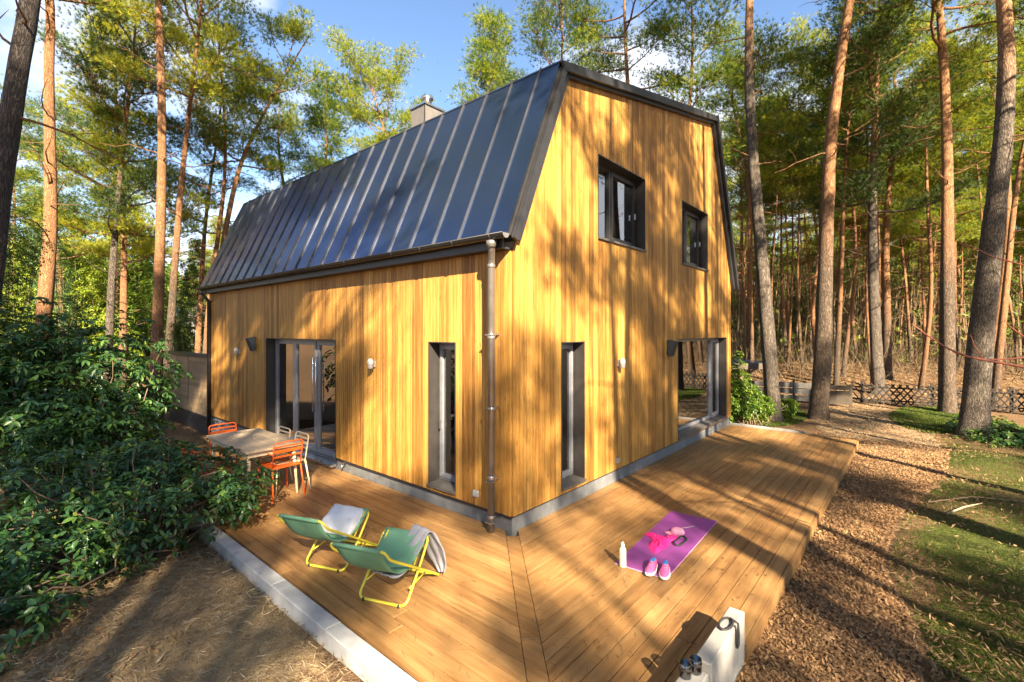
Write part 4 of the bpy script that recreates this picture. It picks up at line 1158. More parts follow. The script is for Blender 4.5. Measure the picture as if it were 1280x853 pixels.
# right side, near
T('tall pine with slightly curved grey trunk just beyond the far end of the deck', (966, 500), (943, 30), 14.3, 21, 'high', 18, 1.0, bark='bark_grey')
T('reddish pine trunk leaning to the right beyond the deck, beside the curved grey one', (1024, 510), (1060, 30), 14.6, 21, 'high', 20, 2.0, bark='bark')
T('thickest rough barked pine trunk standing by the moss at the right', (1216, 530), (1240, 60), 11.9, 19, 'high', 27, 4.0, bark='bark_grey')
T('straight pine trunk with mossy foot left of the thickest trunk', (1184, 500), (1187, 40), 15.6, 20, 'tall', 17, 3.1, bark='bark')
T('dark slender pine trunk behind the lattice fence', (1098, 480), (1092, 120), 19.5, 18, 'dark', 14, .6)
T('pine with ochre limbs between the leaning trunk and the straight one', (1110, 470), (1098, 150), 23, 17, 'ragged', 11, 2.2)
T('thin crooked pine right of the thickest trunk', (1235, 470), (1268, 160), 19, 16, 'bent', 10, .3)
T('slim pine at the right margin with yellow bark', (1246, 480), (1279, 200), 16.5, 16, 'slim', 9, 1.3)
T('twin stemmed looking pine standing close behind the curved grey trunk', (938, 460), (930, 200), 24, 17, 'slim', 8, 5.0)
# left side, near
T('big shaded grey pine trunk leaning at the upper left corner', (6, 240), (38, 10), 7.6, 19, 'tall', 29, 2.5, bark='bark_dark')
T('orange barked pine with a long side limb near the upper left corner', (48, 300), (57, 30), 12.5, 18, 'bent', 18, 3.3)
T('straight pinkish pine trunk rising behind the rhododendrons', (196, 460), (198, 20), 13.5, 20.5, 'high', 14, .4, bark='bark_orange')
T('slender pine leaning right just beside the straight pinkish trunk', (212, 420), (236, 80), 16, 17, 'tall', 10, 1.4, bark='bark')
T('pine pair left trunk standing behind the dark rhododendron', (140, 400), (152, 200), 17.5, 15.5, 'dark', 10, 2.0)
T('pine pair right trunk standing behind the dark rhododendron', (153, 400), (154, 230), 19, 15.5, 'dense', 9, 3.0)
T('crooked topped pine left of the roof with bright crown', (283, 320), (305, 120), 20, 15.6, 'bent', 10, 5.2)
T('thin dark pine left of the crooked topped one', (262, 340), (272, 130), 20, 16, 'slim', 8, 1.1)
T('dark trunked pine close to the far corner of the house', (249, 400), (256, 250), 22, 15, 'ragged', 7, 4.0)
# behind the roof
T('bright spreading pine rising behind the roof by the chimney', (488, 170), (482, 120), 23, 14.9, 'umbrella', 10, .8)
T('pale pine crown behind the middle of the roof ridge', (622, 110), (622, 40), 24, 17.8, 'dense', 6, 2.0)
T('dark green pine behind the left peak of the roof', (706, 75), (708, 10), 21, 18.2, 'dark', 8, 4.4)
T('pine with a bright bare trunk behind the roof top', (787, 100), (788, 10), 19, 18.5, 'high', 11, 5.0, bark='bark_orange')
T('pine with curving limbs behind the right end of the roof', (852, 120), (858, 10), 18, 17.5, 'ragged', 8, 1.9)
T('bushy bright pine behind the left part of the roof', (406, 210), (410, 140), 24, 14.6, 'dense', 8, 3.6)
T('bright round topped pine above the far end of the roof', (365, 220), (360, 150), 25, 14.8, 'ragged', 8, .2)
T('leafy pine standing behind the chimney', (545, 140), (548, 100), 36, 15.5, 'tall', 6, 1.2)
# the wood behind: pines placed at random, kept off the house and the near ground
fr_ = random.Random(21)
taken = [tuple(o.location[:2]) for o in C.objects if o.name.startswith('pine_tree')]
def free(x, y, d):
    if -6 < x < 12 and -4.5 < y < 14: return False
    if 10 < x < 19 and -4.6 < y < 1.5: return False
    return all((x - a) ** 2 + (y - b) ** 2 > d * d for a, b in taken)
GAPS_R = [(940, 'hidden partly by the gable edge'), (985, 'beside the curved grey trunk'), (1040, 'behind the leaning reddish trunk'), (1095, 'left of the dark slender trunk'), (1140, 'right of the dark slender trunk'),
          (1185, 'left of the straight mossy trunk'), (1232, 'behind the thickest trunk'), (1285, 'at the right margin'), (9999, 'beyond the right margin')]
GAPS_L = [(0, 'beyond the left margin'), (45, 'behind the big leaning trunk'), (95, 'right of the orange trunk'), (145, 'left of the pair of trunks'), (195, 'left of the straight pinkish trunk'), (245, 'right of the straight pinkish trunk'), (9999, 'close to the far house corner')]
KIND = {'slim': 'slim', 'ragged': 'ragged', 'tall': 'tall', 'high': 'high crowned', 'bent': 'crooked topped', 'dense': 'bushy', 'dark': 'dark', 'pole': 'bare poled'}
seen_labels = {}
def name_by_place(o, px, D, tilt, pr, H):
    g = next(s for lim, s in (GAPS_R if px > 640 else GAPS_L) if px < lim)
    lean = tilt[0] * _sy - tilt[1] * _cy
    lw = 'leaning right' if lean > .03 else 'leaning left' if lean < -.03 else 'upright'
    dw = 'nearby' if D < 27 else 'farther back' if D < 40 else 'deep in the wood' if D < 56 else 'at the far back'
    hw = 'low' if H < 13.5 else 'lofty' if H > 16.5 else ''
    o['label'] = ' '.join(w for w in (hw, KIND[pr], 'pine', lw, dw + ',', g) if w)
    k = o['label']; seen_labels.setdefault(k, []).append(o)
    if len(seen_labels[k]) == 2:      # tell a second one apart by its bulk
        q = seen_labels[k][0]; a_, b_ = (q, o) if q.children[0].dimensions.x > o.children[0].dimensions.x else (o, q)
        a_['label'] = k.replace('pine', 'thicker pine', 1); b_['label'] = k.replace('pine', 'thinner pine', 1)
    elif len(seen_labels[k]) > 2:
        o['label'] = k.replace('pine', 'pine of the cluster', 1)
def scatter(n, px0, px1, D0, D1, label, group, protos, sp=2.2, hs=(14, 18.5), rr=(.09, .17)):
    c = 0; tries = 0
    while c < n and tries < 4000:
        tries += 1
        px = fr_.uniform(px0, px1); D = math.sqrt(fr_.uniform(D0 * D0, D1 * D1)); p = at(px, 414, D)
        if not free(p.x, p.y, sp): continue
        taken.append((p.x, p.y)); c += 1
        H = fr_.uniform(*hs)
        tilt = (fr_.gauss(0, .035), fr_.gauss(0, .035), 1)
        pr = fr_.choice(protos)
        o = put_tree('pine_tree', label, (p.x, p.y, float(gz(p.x, p.y)) - .04), H / PR[pr]['H'], pr, fr_.uniform(*rr), tilt, fr_.uniform(0, 6.28), group)
        name_by_place(o, px, D, tilt, pr, H)
scatter(80, 900, 1420, 19, 38, 'slender pine standing in the wood to the right of the house', 'pines in the wood on the right', ['slim', 'pole', 'ragged', 'pole', 'high', 'slim', 'bent'], 1.4, (12, 17.0), (.055, .125))
scatter(98, 880, 1400, 38, 75, 'far slender pine deep in the wood to the right of the house', 'far pines on the right', ['slim', 'ragged', 'pole', 'slim', 'dense'], 1.8, (12, 17), (.08, .15))
scatter(13, -260, 262, 19, 38, 'pine standing in the wood to the left of the house', 'pines in the wood on the left', ['slim', 'dense', 'ragged', 'tall'], 3.0, (11, 15.5), (.09, .16))
scatter(26, -200, 300, 38, 72, 'far pine deep in the wood to the left of the house', 'far pines on the left', ['dense', 'ragged', 'tall', 'slim'], 3.2, (10, 15), (.09, .16))
scatter(12, 640, 900, 28, 45, 'pine in the wood directly behind the house', 'pines hidden partly by the house', ['ragged', 'tall', 'dense'], 3.0, (14, 17))
# the pines behind the photographer whose crowns mottle the light on house and deck
def caster(tx, ty, tz, hc, S, proto, rz, rad=.16, frac=.78):
    p = PR[proto]; H = p['H'] * S; zc = H * frac - .3; s = (zc - tz) / -LDIR.z
    b = Vector((tx, ty, tz)) - LDIR * s
    put_tree('pine_tree', 'pine standing in the wood behind the photographer', (b.x, b.y, float(gz(b.x, b.y))), S, proto, rad, None, rz, 'pines behind the photographer')
    taken.append((b.x, b.y))
CASTERS = [
 (2.7, 0, 4.6, 0, 1.0, 'openA', .3), (4.9, 0, 2.4, 0, 1.0, 'openB', 1.9), (7.0, 0, 4.4, 0, 1.0, 'openA', 2.9),
 (0, 8.3, 2.2, 0, 1.0, 'openB', .9), (0, 6.0, 2.4, 0, 1.0, 'openA', 4.4), (-1.6, 10.5, 2.0, 0, 1.0, 'ragged', 2.0),
 (5.6, -1.7, 0, 0, 1.0, 'openB', 3.7), (-2.0, 1.4, 0, 0, .95, 'openA', 5.2), (9.5, -6.2, 0, 0, 1.0, 'high', 3.0), (3.5, -5.2, 0, 0, 1.0, 'openB', .2),
 (0, 9.4, 1.4, 0, 1.0, 'openA', 3.1), (0, 7.1, 1.0, 0, .95, 'tall', 1.2), (-5.4, 6.0, 1.6, 0, 1.0, 'tall', 2.2), (-.9, -2.1, 0, 0, .95, 'slim', .7), (2.4, -2.2, 0, 0, .95, 'slim', 2.7), (3.6, 0, 1.0, 0, .9, 'openB', 5.0), (-4.6, 2.2, .3, 0, .9, 'openA', 0.8),
 (-3.9, -.9, 0, 0, .95, 'openB', 2.4), (-7.0, 7.5, 1.5, 0, 1.05, 'dense', 1.1), (-5.0, 8.6, 2.2, 0, 1.0, 'dark', .4), (14.5, -3.0, 0, 0, 1.0, 'openA', 1.0),
]
for c_ in CASTERS: caster(*c_)
for (x_, y_, rz_, pr, r_) in [(2.9, -6.1, .5, 'high', .13), (4.6, -7.6, 1.5, 'tall', .14), (-1.7, -7.1, 2.5, 'high', .12), (10.5, -8.5, 3.5, 'tall', .15), (8.6, -6.6, 4.1, 'slim', .10), (13.5, -8.0, 5.0, 'high', .13), (16.5, -9, .2, 'slim', .12)]:
    put_tree('pine_tree', 'pine standing just outside the right edge of the picture', (x_, y_, float(gz(x_, y_)) - .03), 1.0, pr, r_, (fr_.gauss(0, .02), fr_.gauss(0, .02), 1), rz_, 'pines right of the picture')

# ---------------------------------------------------------------- far wood: one mass
rs = np.random.RandomState(5)
Vs = []; At = []
nfar = 1300
az_ = rs.uniform(R(-30), R(112), nfar); dd_ = np.sqrt(rs.uniform(72 ** 2, 150 ** 2, nfar))
FX = CAMX + dd_ * np.cos(az_); FY = CAMY + dd_ * np.sin(az_); FZ = gz(FX, FY); FH = rs.uniform(11, 16.5, nfar)
trv = []; 
for i in range(nfar):
    left = az_[i] > R(62)
    H_ = FH[i] * (.72 if left else 1.0)
    n = 130; z = rs.uniform(.03, 1, n) ** .8; r_ = (1.15 - z) * rs.uniform(.2, 1, n) * 2.6; a = rs.uniform(0, 6.283, n)
    P = np.stack([FX[i] + r_ * np.cos(a), FY[i] + r_ * np.sin(a), FZ[i] + z * H_], 1)
    Vq, rnd = tri_cloud(P, np.tile([0, 0, .4], (n, 1)) + rs.normal(size=(n, 3)) * .4, 2, .85, .26, .6, rs)
    Vs.append(Vq); At.append(rnd)
    w = .12; trv += [(FX[i] - w, FY[i] + w, FZ[i] - .5), (FX[i] + w, FY[i] - w, FZ[i] - .5), (FX[i] + w * .4, FY[i] - w * .4, FZ[i] + H_ * .9)]
V = np.concatenate(Vs)
tag(obj('far_wood', np_mesh('far_wood', V, np.arange(len(V)).reshape(-1, 3), M['pine_needles'], False, {'rnd': ('POINT', np.concatenate(At))})), 'distant mass of pine wood closing the view all round', 'wood', kind='stuff')
trv = np.array(trv)
tag(obj('far_trunks', np_mesh('far_trunks', trv, np.arange(len(trv)).reshape(-1, 3), M['twig'], False, {'rnd': ('POINT', rs.random(len(trv)))})), 'distant thin trunks within the far pine wood', 'wood', kind='stuff')

# thicket filling the wood between the trunks
def thicket(name, label, n, px0, px1, D0, D1, hmax, mat, seed, per=5, ln=.35, wd=.05):
    rs = np.random.RandomState(seed)
    u = (rs.uniform(px0, px1, n) - 640) / FPX; D = np.sqrt(rs.uniform(D0 ** 2, D1 ** 2, n))
    X = CAMX + D * (_cy + u * _sy); Y = CAMY + D * (_sy - u * _cy)
    cx = vnoise(X, Y, .35, 11); keep = cx + rs.uniform(-.6, .6, n) > -.15; X, Y, cx = X[keep], Y[keep], cx[keep]; m = len(X)
    Z = gz(X, Y) + hmax * rs.random(m) ** 1.3 * (.55 + .45 * np.clip(cx + .5, 0, 1))
    V, r = tri_cloud(np.stack([X, Y, Z], 1), rs.normal(size=(m, 3)) * .6 + [0, 0, .4], per, ln, wd, .6, rs)
    tag(obj(name, np_mesh(name, V, np.arange(len(V)).reshape(-1, 3), M[mat], False, {'rnd': ('POINT', r)})), label, 'undergrowth', kind='stuff')
thicket('thicket', 'olive green thicket deep between the trunks on the right', 24000, 880, 1400, 27, 78, 9.0, 'grass_blade', 201)
thicket('thicket', 'brown leafy thicket between the trunks on the right', 3500, 880, 1400, 30, 72, 4.0, 'dead_leaf', 202, 4, .28, .05)
thicket('thicket', 'yellow green thicket between the trunks on the left', 9000, -250, 300, 24, 70, 6.5, 'green_leaf', 203, 5, .3, .05)

# ---------------------------------------------------------------- brush of bare twigs under the pines
def twig_field(name, label, n, region, hmin, hmax, mat, w=.008, seed=3, lean=.6):
    rs = np.random.RandomState(seed); V = []; A = []; F = []
    X, Y = region(rs, n)
    m = len(X); Z = gz(X, Y)
    P0 = np.stack([X, Y, Z - .03], 1); L_ = rs.uniform(hmin, hmax, m)[:, None]
    d = rs.normal(size=(m, 3)) * lean; d[:, 2] = 1; d /= np.linalg.norm(d, axis=1, keepdims=True)
    b = rs.normal(size=(m, 3)) * .25; P1 = P0 + d * L_ * .5; P2 = P1 + (d + b) * L_ * .5
    out = []
    for (a_, b_, wa, wb) in ((P0, P1, w, w * .7), (P1, P2, w * .7, w * .2)):
        s = np.cross(b_ - a_, rs.normal(size=(m, 3))); s /= np.linalg.norm(s, axis=1, keepdims=True) + 1e-9
        out.append(np.stack([a_ - s * wa, a_ + s * wa, b_ + s * wb, b_ - s * wb], 1))
    for q in range(2):   # side twigs
        o = P0 + (P1 - P0) * rs.uniform(.4, 1, (m, 1)); e = o + (rs.normal(size=(m, 3)) * .6 + [0, 0, .5]) * L_ * .28
        s = np.cross(e - o, rs.normal(size=(m, 3))); s /= np.linalg.norm(s, axis=1, keepdims=True) + 1e-9
        out.append(np.stack([o - s * w * .5, o + s * w * .5, e + s * w * .15, e - s * w * .15], 1))
    V = np.concatenate(out).reshape(-1, 3); rnd = np.tile(np.repeat(rs.random(m), 4), 4)
    return tag(obj(name, np_mesh(name, V, np.arange(len(V)).reshape(-1, 4), M[mat], False, {'rnd': ('POINT', rnd)})), label, 'undergrowth', kind='stuff')
def reg_fan(px0, px1, D0, D1, clump=True):
    def f(rs, n):
        u = (rs.uniform(px0, px1, n) - 640) / FPX; D = np.sqrt(rs.uniform(D0 ** 2, D1 ** 2, n))
        X = CAMX + D * (_cy + u * _sy); Y = CAMY + D * (_sy - u * _cy)
        k = (vnoise(X, Y, .55, 3) + rs.uniform(-.7, .7, n)) > (-.1 if clump else -9)
        k &= ~((X > -6) & (X < 11) & (Y > -4.5) & (Y < 14))
        return X[k], Y[k]
    return f
twig_field('bare_brush', 'tangle of bare brown brushwood under the pines on the right', 9000, reg_fan(890, 1420, 21, 48), .7, 2.6, 'twig', .010, 3, .45)
twig_field('bare_brush', 'distant bare brushwood deep in the wood on the right', 6000, reg_fan(880, 1400, 45, 80), 1.0, 4.0, 'twig', .022, 4, .4)
twig_field('bare_brush', 'bare brushwood under the pines on the left', 5000, reg_fan(-200, 290, 14, 45), .5, 1.8, 'twig', .010, 6, .5)

twig_field('thin_stems', 'host of thin far stems filling the depth of the wood on the right', 4200, reg_fan(880, 1400, 30, 80, False), 4.5, 10.0, 'twig', .032, 8, .07)
twig_field('thin_stems', 'thin far stems between the pines on the left', 350, reg_fan(-200, 290, 26, 70, False), 4.0, 8.0, 'twig', .03, 9, .07)
# leafy shrubs: a mass of small leaves on a cage of stems
def leaf_quads(P, N, ln, wd, rs, fold=.25):
    """folded leaves of 4 triangles: P base, N outward direction"""
    m = len(P); N = N / (np.linalg.norm(N, axis=1, keepdims=True) + 1e-9)
    up = np.tile([0, 0, 1.0], (m, 1)) + rs.normal(size=(m, 3)) * .35
    s = np.cross(N, up); s /= np.linalg.norm(s, axis=1, keepdims=True) + 1e-9
    t = np.cross(s, N)
    l = ln * rs.uniform(.75, 1.2, (m, 1)); w = wd * rs.uniform(.8, 1.2, (m, 1))
    mid = P + N * l * .5 - t * 0.0; tip = P + N * l - t * l * .16
    a = P + N * l * .38 + s * w + t * w * fold; a2 = P + N * l * .72 + s * w * .75 + t * w * fold * .5
    b = P + N * l * .38 - s * w + t * w * fold; b2 = P + N * l * .72 - s * w * .75 + t * w * fold * .5
    c1 = P + N * l * .6 - t * l * .03
    V = np.stack([P, a, a2, tip, b2, b, c1], 1).reshape(-1, 3)
    base = np.arange(m)[:, None] * 7
    F = np.concatenate([base + np.array([[0, 1, 6]]), base + np.array([[1, 2, 6]]), base + np.array([[2, 3, 6]]), base + np.array([[6, 3, 4]]), base + np.array([[6, 4, 5]]), base + np.array([[6, 5, 0]])])
    return V, F, np.repeat(rs.random(m), 7)
def shrub_mesh(seed, ells, nwh, per, ln, wd, mat, spread=.55, droop=-.1, shell=.55, leafname='foliage', buds=False):
    """whorls of leaves in the outer shell of a set of ellipsoids (local coordinates)"""
    rs = np.random.RandomState(seed); Ps = []; Ns = []; W = []; BP = []
    vol = np.array([e[3] * e[4] + e[4] * e[5] + e[3] * e[5] for e in ells]); vol = vol / vol.sum()
    for e, f in zip(ells, vol):
        k = int(nwh * f); d = rs.normal(size=(k, 3)); d /= np.linalg.norm(d, axis=1, keepdims=True)
        r_ = (shell + (1 - shell) * rs.random((k, 1))) * (1 + .12 * np.sin(d[:, :1] * 7 + d[:, 1:2] * 5) + .08 * np.sin(d[:, 2:] * 11 + d[:, :1] * 9))
        P = np.array(e[:3]) + d * r_ * np.array(e[3:6]); W.append(P)
        ax = d * .8 + np.array([0, 0, .75]); ax /= np.linalg.norm(ax, axis=1, keepdims=True)
        for q in range(per):
            a = 2 * math.pi * (q + rs.random(k) * .35) / per
            u = np.cross(ax, np.array([.3, .5, .1])); u /= np.linalg.norm(u, axis=1, keepdims=True); v = np.cross(ax, u)
            dr = (u * np.cos(a)[:, None] + v * np.sin(a)[:, None]) + ax * (droop + rs.normal(size=(k, 1)) * .22)
            Ps.append(P + dr * .012); Ns.append(dr)
        BP.append(P[rs.random(k) < .4])
    P = np.concatenate(Ps); N = np.concatenate(Ns)
    V, F, r = leaf_quads(P, N, ln, wd, rs)
    if buds:                         # pale new leaves and buds standing in the middle of some whorls
        B = np.concatenate(BP); B = np.repeat(B, 3, 0); D_ = rs.normal(size=B.shape) * .45 + [0, 0, 1]
        V2, F2, r2 = leaf_quads(B, D_, ln * .5, wd * .7, rs); F = np.concatenate([F, F2 + len(V)]); V = np.concatenate([V, V2]); r = np.concatenate([r, np.full(len(V2), 1.25)])
    return np_mesh(leafname, V, F, M[mat], False, {'rnd': ('POINT', r)}), np.concatenate(W)
def stems_mesh(seed, ells, W, n, mat, rad=.014):
    rs = np.random.RandomState(seed); mb = MB()
    idx = rs.choice(len(W), min(n, len(W)), replace=False)
    base = np.array([sum(e[0] for e in ells) / len(ells), sum(e[1] for e in ells) / len(ells)])
    for i in idx:
        p = W[i]; b = np.array([base[0] + (p[0] - base[0]) * .35 + rs.normal() * .12, base[1] + (p[1] - base[1]) * .35 + rs.normal() * .12, 0])
        m1 = b + (p - b) * .45 + rs.normal(size=3) * .10 + np.array([0, 0, .08]); m2 = b + (p - b) * .8 + rs.normal(size=3) * .05
        mb.tube([Vector(b), Vector(m1), Vector(m2), Vector(p)], [rad, rad * .7, rad * .4, rad * .22], 4, cap=False)
    return mb.mesh('stems', M[mat])
def shrub(name, label, cat, base, ells, nwh, per, ln, wd, mat, seed, nst=60, group=None, **k):
    t_ = thing(name, label, cat, base, 0, group)
    me, W = shrub_mesh(seed, ells, nwh, per, ln, wd, mat, **k)
    f = obj('foliage', me, t_); f['kind'] = 'stuff'
    obj('stems', stems_mesh(seed + 1, ells, W, nst, 'rhodo_stem', .016 if ln > .07 else .01), t_)
    return t_, W
def E_(px, py, D, rx, ry, rz, base): q = at(px, py, D) - Vector(base); return (q.x, q.y, q.z, rx, ry, rz)
# the two big rhododendrons at the left
lb = at(70, 600, 5.3); lbase = (lb.x - .2, lb.y, float(gz(lb.x, lb.y)))
near_e = [E_(165, 640, 5.2, .85, .95, .52, lbase), E_(60, 700, 4.5, .75, .75, .55, lbase), E_(262, 605, 5.9, .72, .75, .45, lbase), E_(20, 640, 4.9, .9, .9, .7, lbase), E_(0, 790, 3.7, .5, .5, .30, lbase), E_(190, 580, 6.1, .6, .7, .38, lbase), E_(300, 622, 5.6, .33, .35, .28, lbase)]
nb, W = shrub('rhododendron_bush', 'broad glossy rhododendron in front, spreading over the deck kerb at the left', 'shrub', lbase, near_e, 1250, 8, .094, .019, 'rhodo_leaf', 31, 150, droop=-.05, shell=.45, buds=True)
# the largest leaves in view are pieces of their own
V1, F1, r1 = leaf_quads(np.zeros((1, 3)), np.array([[1.0, 0, 0]]), .105, .0195, np.random.RandomState(1))
leaf_me = np_mesh('leaf', V1, F1, M['rhodo_leaf'], False, {'rnd': ('POINT', np.full(7, .62))})
rs = np.random.RandomState(77)
Wc = [w for w in W if (Vector(w) + Vector(lbase) - Vector((CAMX, CAMY, CAMZ))).length < 5.6 and w[2] > .3]
for w in [Wc[i] for i in rs.choice(len(Wc), min(30, len(Wc)), replace=False)]:
    tip = Vector(w) + Vector((.02, -.05, .03))
    for q in range(7):
        o = obj('leaf', leaf_me, nb, tip); o.rotation_euler = (rs.normal() * .3, R(8) + rs.normal() * .25, 2 * math.pi * q / 7 + rs.normal() * .15)
cb = at(105, 500, 8.4); cbase = (cb.x, cb.y, float(gz(cb.x, cb.y)))
back_e = [E_(105, 470, 8.3, 1.5, 1.5, 1.15, cbase), E_(10, 460, 8.0, 1.3, 1.3, 1.25, cbase), E_(165, 515, 8.6, .75, .9, .7, cbase), E_(60, 540, 7.0, 1.2, 1.2, .9, cbase), E_(-60, 500, 7.2, 1.4, 1.4, 1.4, cbase), E_(130, 560, 7.2, .9, .9, .6, cbase), E_(205, 575, 8.0, .5, .6, .35, cbase)]
shrub('rhododendron_bush', 'tall dark rhododendron behind, rising against the pine trunks at the left', 'shrub', cbase, back_e, 2400, 8, .125, .024, 'rhodo_leaf', 41, 150, droop=-.2, shell=.35)
# dark evergreen at the extreme left edge
eb = at(-30, 420, 8.8); ebase = (eb.x, eb.y, float(gz(eb.x, eb.y)))
shrub('evergreen_shrub', 'dark evergreen shrub at the left edge behind the rhododendrons', 'shrub', ebase, [E_(-25, 330, 8.8, .7, .7, 1.3, ebase), E_(-30, 430, 8.8, .9, .9, 1.2, ebase), E_(25, 300, 9.5, .5, .5, .8, ebase)], 1500, 9, .06, .010, 'pine_dark', 51, 50)
# bright shrub at the far end of the deck
sb_ = at(930, 500, 13.2); sbase = (sb_.x, sb_.y, float(gz(sb_.x, sb_.y)))
shrub('laurel_shrub', 'bright green leafy shrub beyond the far corner of the house', 'shrub', sbase, [E_(920, 475, 13.1, .35, .35, .75, sbase), E_(930, 500, 13.1, .65, .5, .55, sbase), E_(952, 510, 13.3, .55, .4, .35, sbase), E_(985, 508, 14.6, .35, .3, .35, sbase), E_(905, 500, 13.1, .5, .5, .8, sbase)], 1300, 7, .085, .02, 'green_leaf', 61, 70)
# green undergrowth on the left: young spruces and leafy saplings
def young_tree(label, px, py_top, D, wid, mat, seed, group, ln=.10, wd=.012, n=1100):
    b = at(px, 414, D); base = (b.x, b.y, float(gz(b.x, b.y))); H_ = at(px, py_top, D).z - base[2]
    ells = []; k = 6
    for i in range(k): f = i / (k - 1); ells.append((.1 * math.sin(i * 2 + seed), .1 * math.cos(i * 3 + seed), H_ * (.12 + .80 * f), wid * (1.05 - .85 * f), wid * (1.05 - .85 * f), H_ * .14))
    return shrub('young_spruce', label, 'tree', base, ells, n, 8, ln, wd, mat, seed, 60, group, droop=.1, shell=.3)[0]
young_tree('fresh green young spruce beside the orange barked pine at the left', 75, 285, 14, 1.2, 'spruce_leaf', 71, None, n=1500)
young_tree('dark young spruce between the trunks left of the house', 228, 380, 15, .55, 'pine_dark', 72, None)
young_tree('bright young spruce in the gap just left of the house', 243, 290, 24, 1.9, 'spruce_leaf', 73, None, .16, .02, 1500)
young_tree('yellow green young tree behind the dark rhododendron', 120, 300, 22, 2.2, 'green_leaf', 74, None, .18, .03, 1500)
young_tree('yellow green sapling between the big leaning trunk and the orange pine', 22, 300, 18, 1.6, 'green_leaf', 75, None, .14, .022, 1300)
pro = [o for o in C.objects if o.name.startswith('young_spruce')]
for i in range(26):
    src = pro[fr_.choice([0, 2, 3, 4])]; px = fr_.uniform(-180, 275); D = fr_.uniform(22, 50); p = at(px, 414, D)
    if not free(p.x, p.y, 1.2): continue
    c = copy_tree(src); c.location = (p.x, p.y, float(gz(p.x, p.y))); c.rotation_euler = (0, 0, fr_.uniform(0, 6)); s_ = fr_.uniform(.8, 1.5); c.scale = (s_, s_, s_)
    c['label'] = '%s young tree of the undergrowth %s, %s' % ('large' if s_ > 1.15 else 'small', 'nearby' if D < 31 else 'farther back' if D < 40 else 'far back', next(g for l_, g in GAPS_L if px < l_)); c['group'] = 'young trees under the pines on the left'
for i in range(26):
    src = pro[fr_.choice([0, 2, 3])]; px = fr_.uniform(915, 1390); D = fr_.uniform(34, 62); p = at(px, 414, D)
    if not free(p.x, p.y, 1.2): continue
    c = copy_tree(src); c.location = (p.x, p.y, float(gz(p.x, p.y))); c.rotation_euler = (0, 0, fr_.uniform(0, 6)); s_ = fr_.uniform(.6, 1.2); c.scale = (s_, s_, s_)
    c['label'] = '%s young tree of the undergrowth %s, %s' % ('large' if s_ > .9 else 'small', 'deep in the wood' if D < 48 else 'far back', next(g for l_, g in GAPS_R if px < l_)); c['group'] = 'young trees under the pines on the right'
# low ivy by the thickest trunk
ib = at(1262, 560, 11.2); ibase = (ib.x, ib.y, float(gz(ib.x, ib.y)))
shrub('ground_ivy', 'low leafy plants growing round the foot of the thickest trunk', 'plant', ibase, [(0, 0, .10, 1.0, .9, .25), (.6, -.9, .10, .9, 1.0, .22), (1.4, .2, .1, .9, .9, .28)], 700, 6, .09, .03, 'rhodo_leaf', 81, 30)

# ---------------------------------------------------------------- ground litter
def litter(name, label, cat, n, reg, ln, wd, mat, seed, curl=.3, zoff=.004, lift=.25):
    rs = np.random.RandomState(seed); X, Y = reg(rs, n); m = len(X); Z = gz(X, Y) + zoff
    a = rs.uniform(0, 6.283, m); t = rs.normal(size=m) * lift
    d = np.stack([np.cos(a), np.sin(a), t], 1); s = np.stack([-np.sin(a), np.cos(a), rs.normal(size=m) * lift], 1)
    l = ln * rs.uniform(.5, 1.3, (m, 1)); w = wd * rs.uniform(.6, 1.3, (m, 1)); P = np.stack([X, Y, Z + rs.random(m) * .012 + np.abs(t) * ln * .4], 1)
    up = np.array([0, 0, 1.0]) * l * curl * rs.uniform(-.2, 1, (m, 1))
    V = np.stack([P - d * l * .5, P - s * w * .5 + up * .3, P + d * l * .5 + up * .3, P + s * w * .5], 1).reshape(-1, 3)
    return tag(obj(name, np_mesh(name, V, np.concatenate([np.arange(len(V)).reshape(-1, 4)[:, [0, 1, 2]], np.arange(len(V)).reshape(-1, 4)[:, [0, 2, 3]]]), M[mat], False, {'rnd': ('POINT', np.repeat(rs.random(m), 4))})), label, cat, kind='stuff')
def chip_reg(rs, n):
    x = -2.2 + 12.5 * rs.random(n) ** 1.7; r_ = np.interp(x, rbx, rby); l = np.interp(x, lbx, lby); y = r_ + (l - r_) * rs.random(n) * 1.02
    return x, y
litter('wood_chips', 'loose brown wood chips covering the path beside the deck', 'wood chips', 60000, chip_reg, .042, .016, 'chip', 91, .25, .016, .35)
def far_path(rs, n):
    x = rs.uniform(9.5, 19, n); r_ = np.interp(x, rbx, rby); l = np.interp(x, lbx, lby); return x, r_ + (l - r_) * rs.random(n)
litter('wood_chips', 'wood chips on the far stretch of the path beyond the deck', 'wood chips', 5000, far_path, .07, .03, 'chip', 92, .2, .018, .3)
def left_reg(rs, n):
    x = rs.uniform(-5.2, -2.33, n); y = rs.uniform(-2.0, 4.6, n); k = vnoise(x, y, 1.7, 4) + rs.uniform(-.8, .8, n) > -.25; return x[k], y[k]
litter('pine_straw', 'dry pine straw and stalks strewn on the sandy soil left of the kerb', 'pine straw', 42000, left_reg, .10, .0045, 'straw', 93, .15, .006, .18)
def left_leaf(rs, n):
    x = rs.uniform(-5.5, -2.5, n); y = rs.uniform(.6, 7.5, n); k = (x + y * .1 + rs.uniform(-.6, .6, n)) < -3.2 + 0 * x; return x[k], y[k]
litter('dead_leaves', 'brown dead leaves lying under the rhododendrons', 'dead leaves', 7000, left_leaf, .06, .026, 'dead_leaf', 94, .4, .008, .35)
def right_leaf(rs, n):
    X, Y = reg_fan(900, 1400, 19, 45, False)(rs, n); return X, Y
litter('dead_leaves', 'carpet of brown dead leaves under the pines on the right', 'dead leaves', 26000, right_leaf, .14, .07, 'dead_leaf', 95, .3, .01, .3)
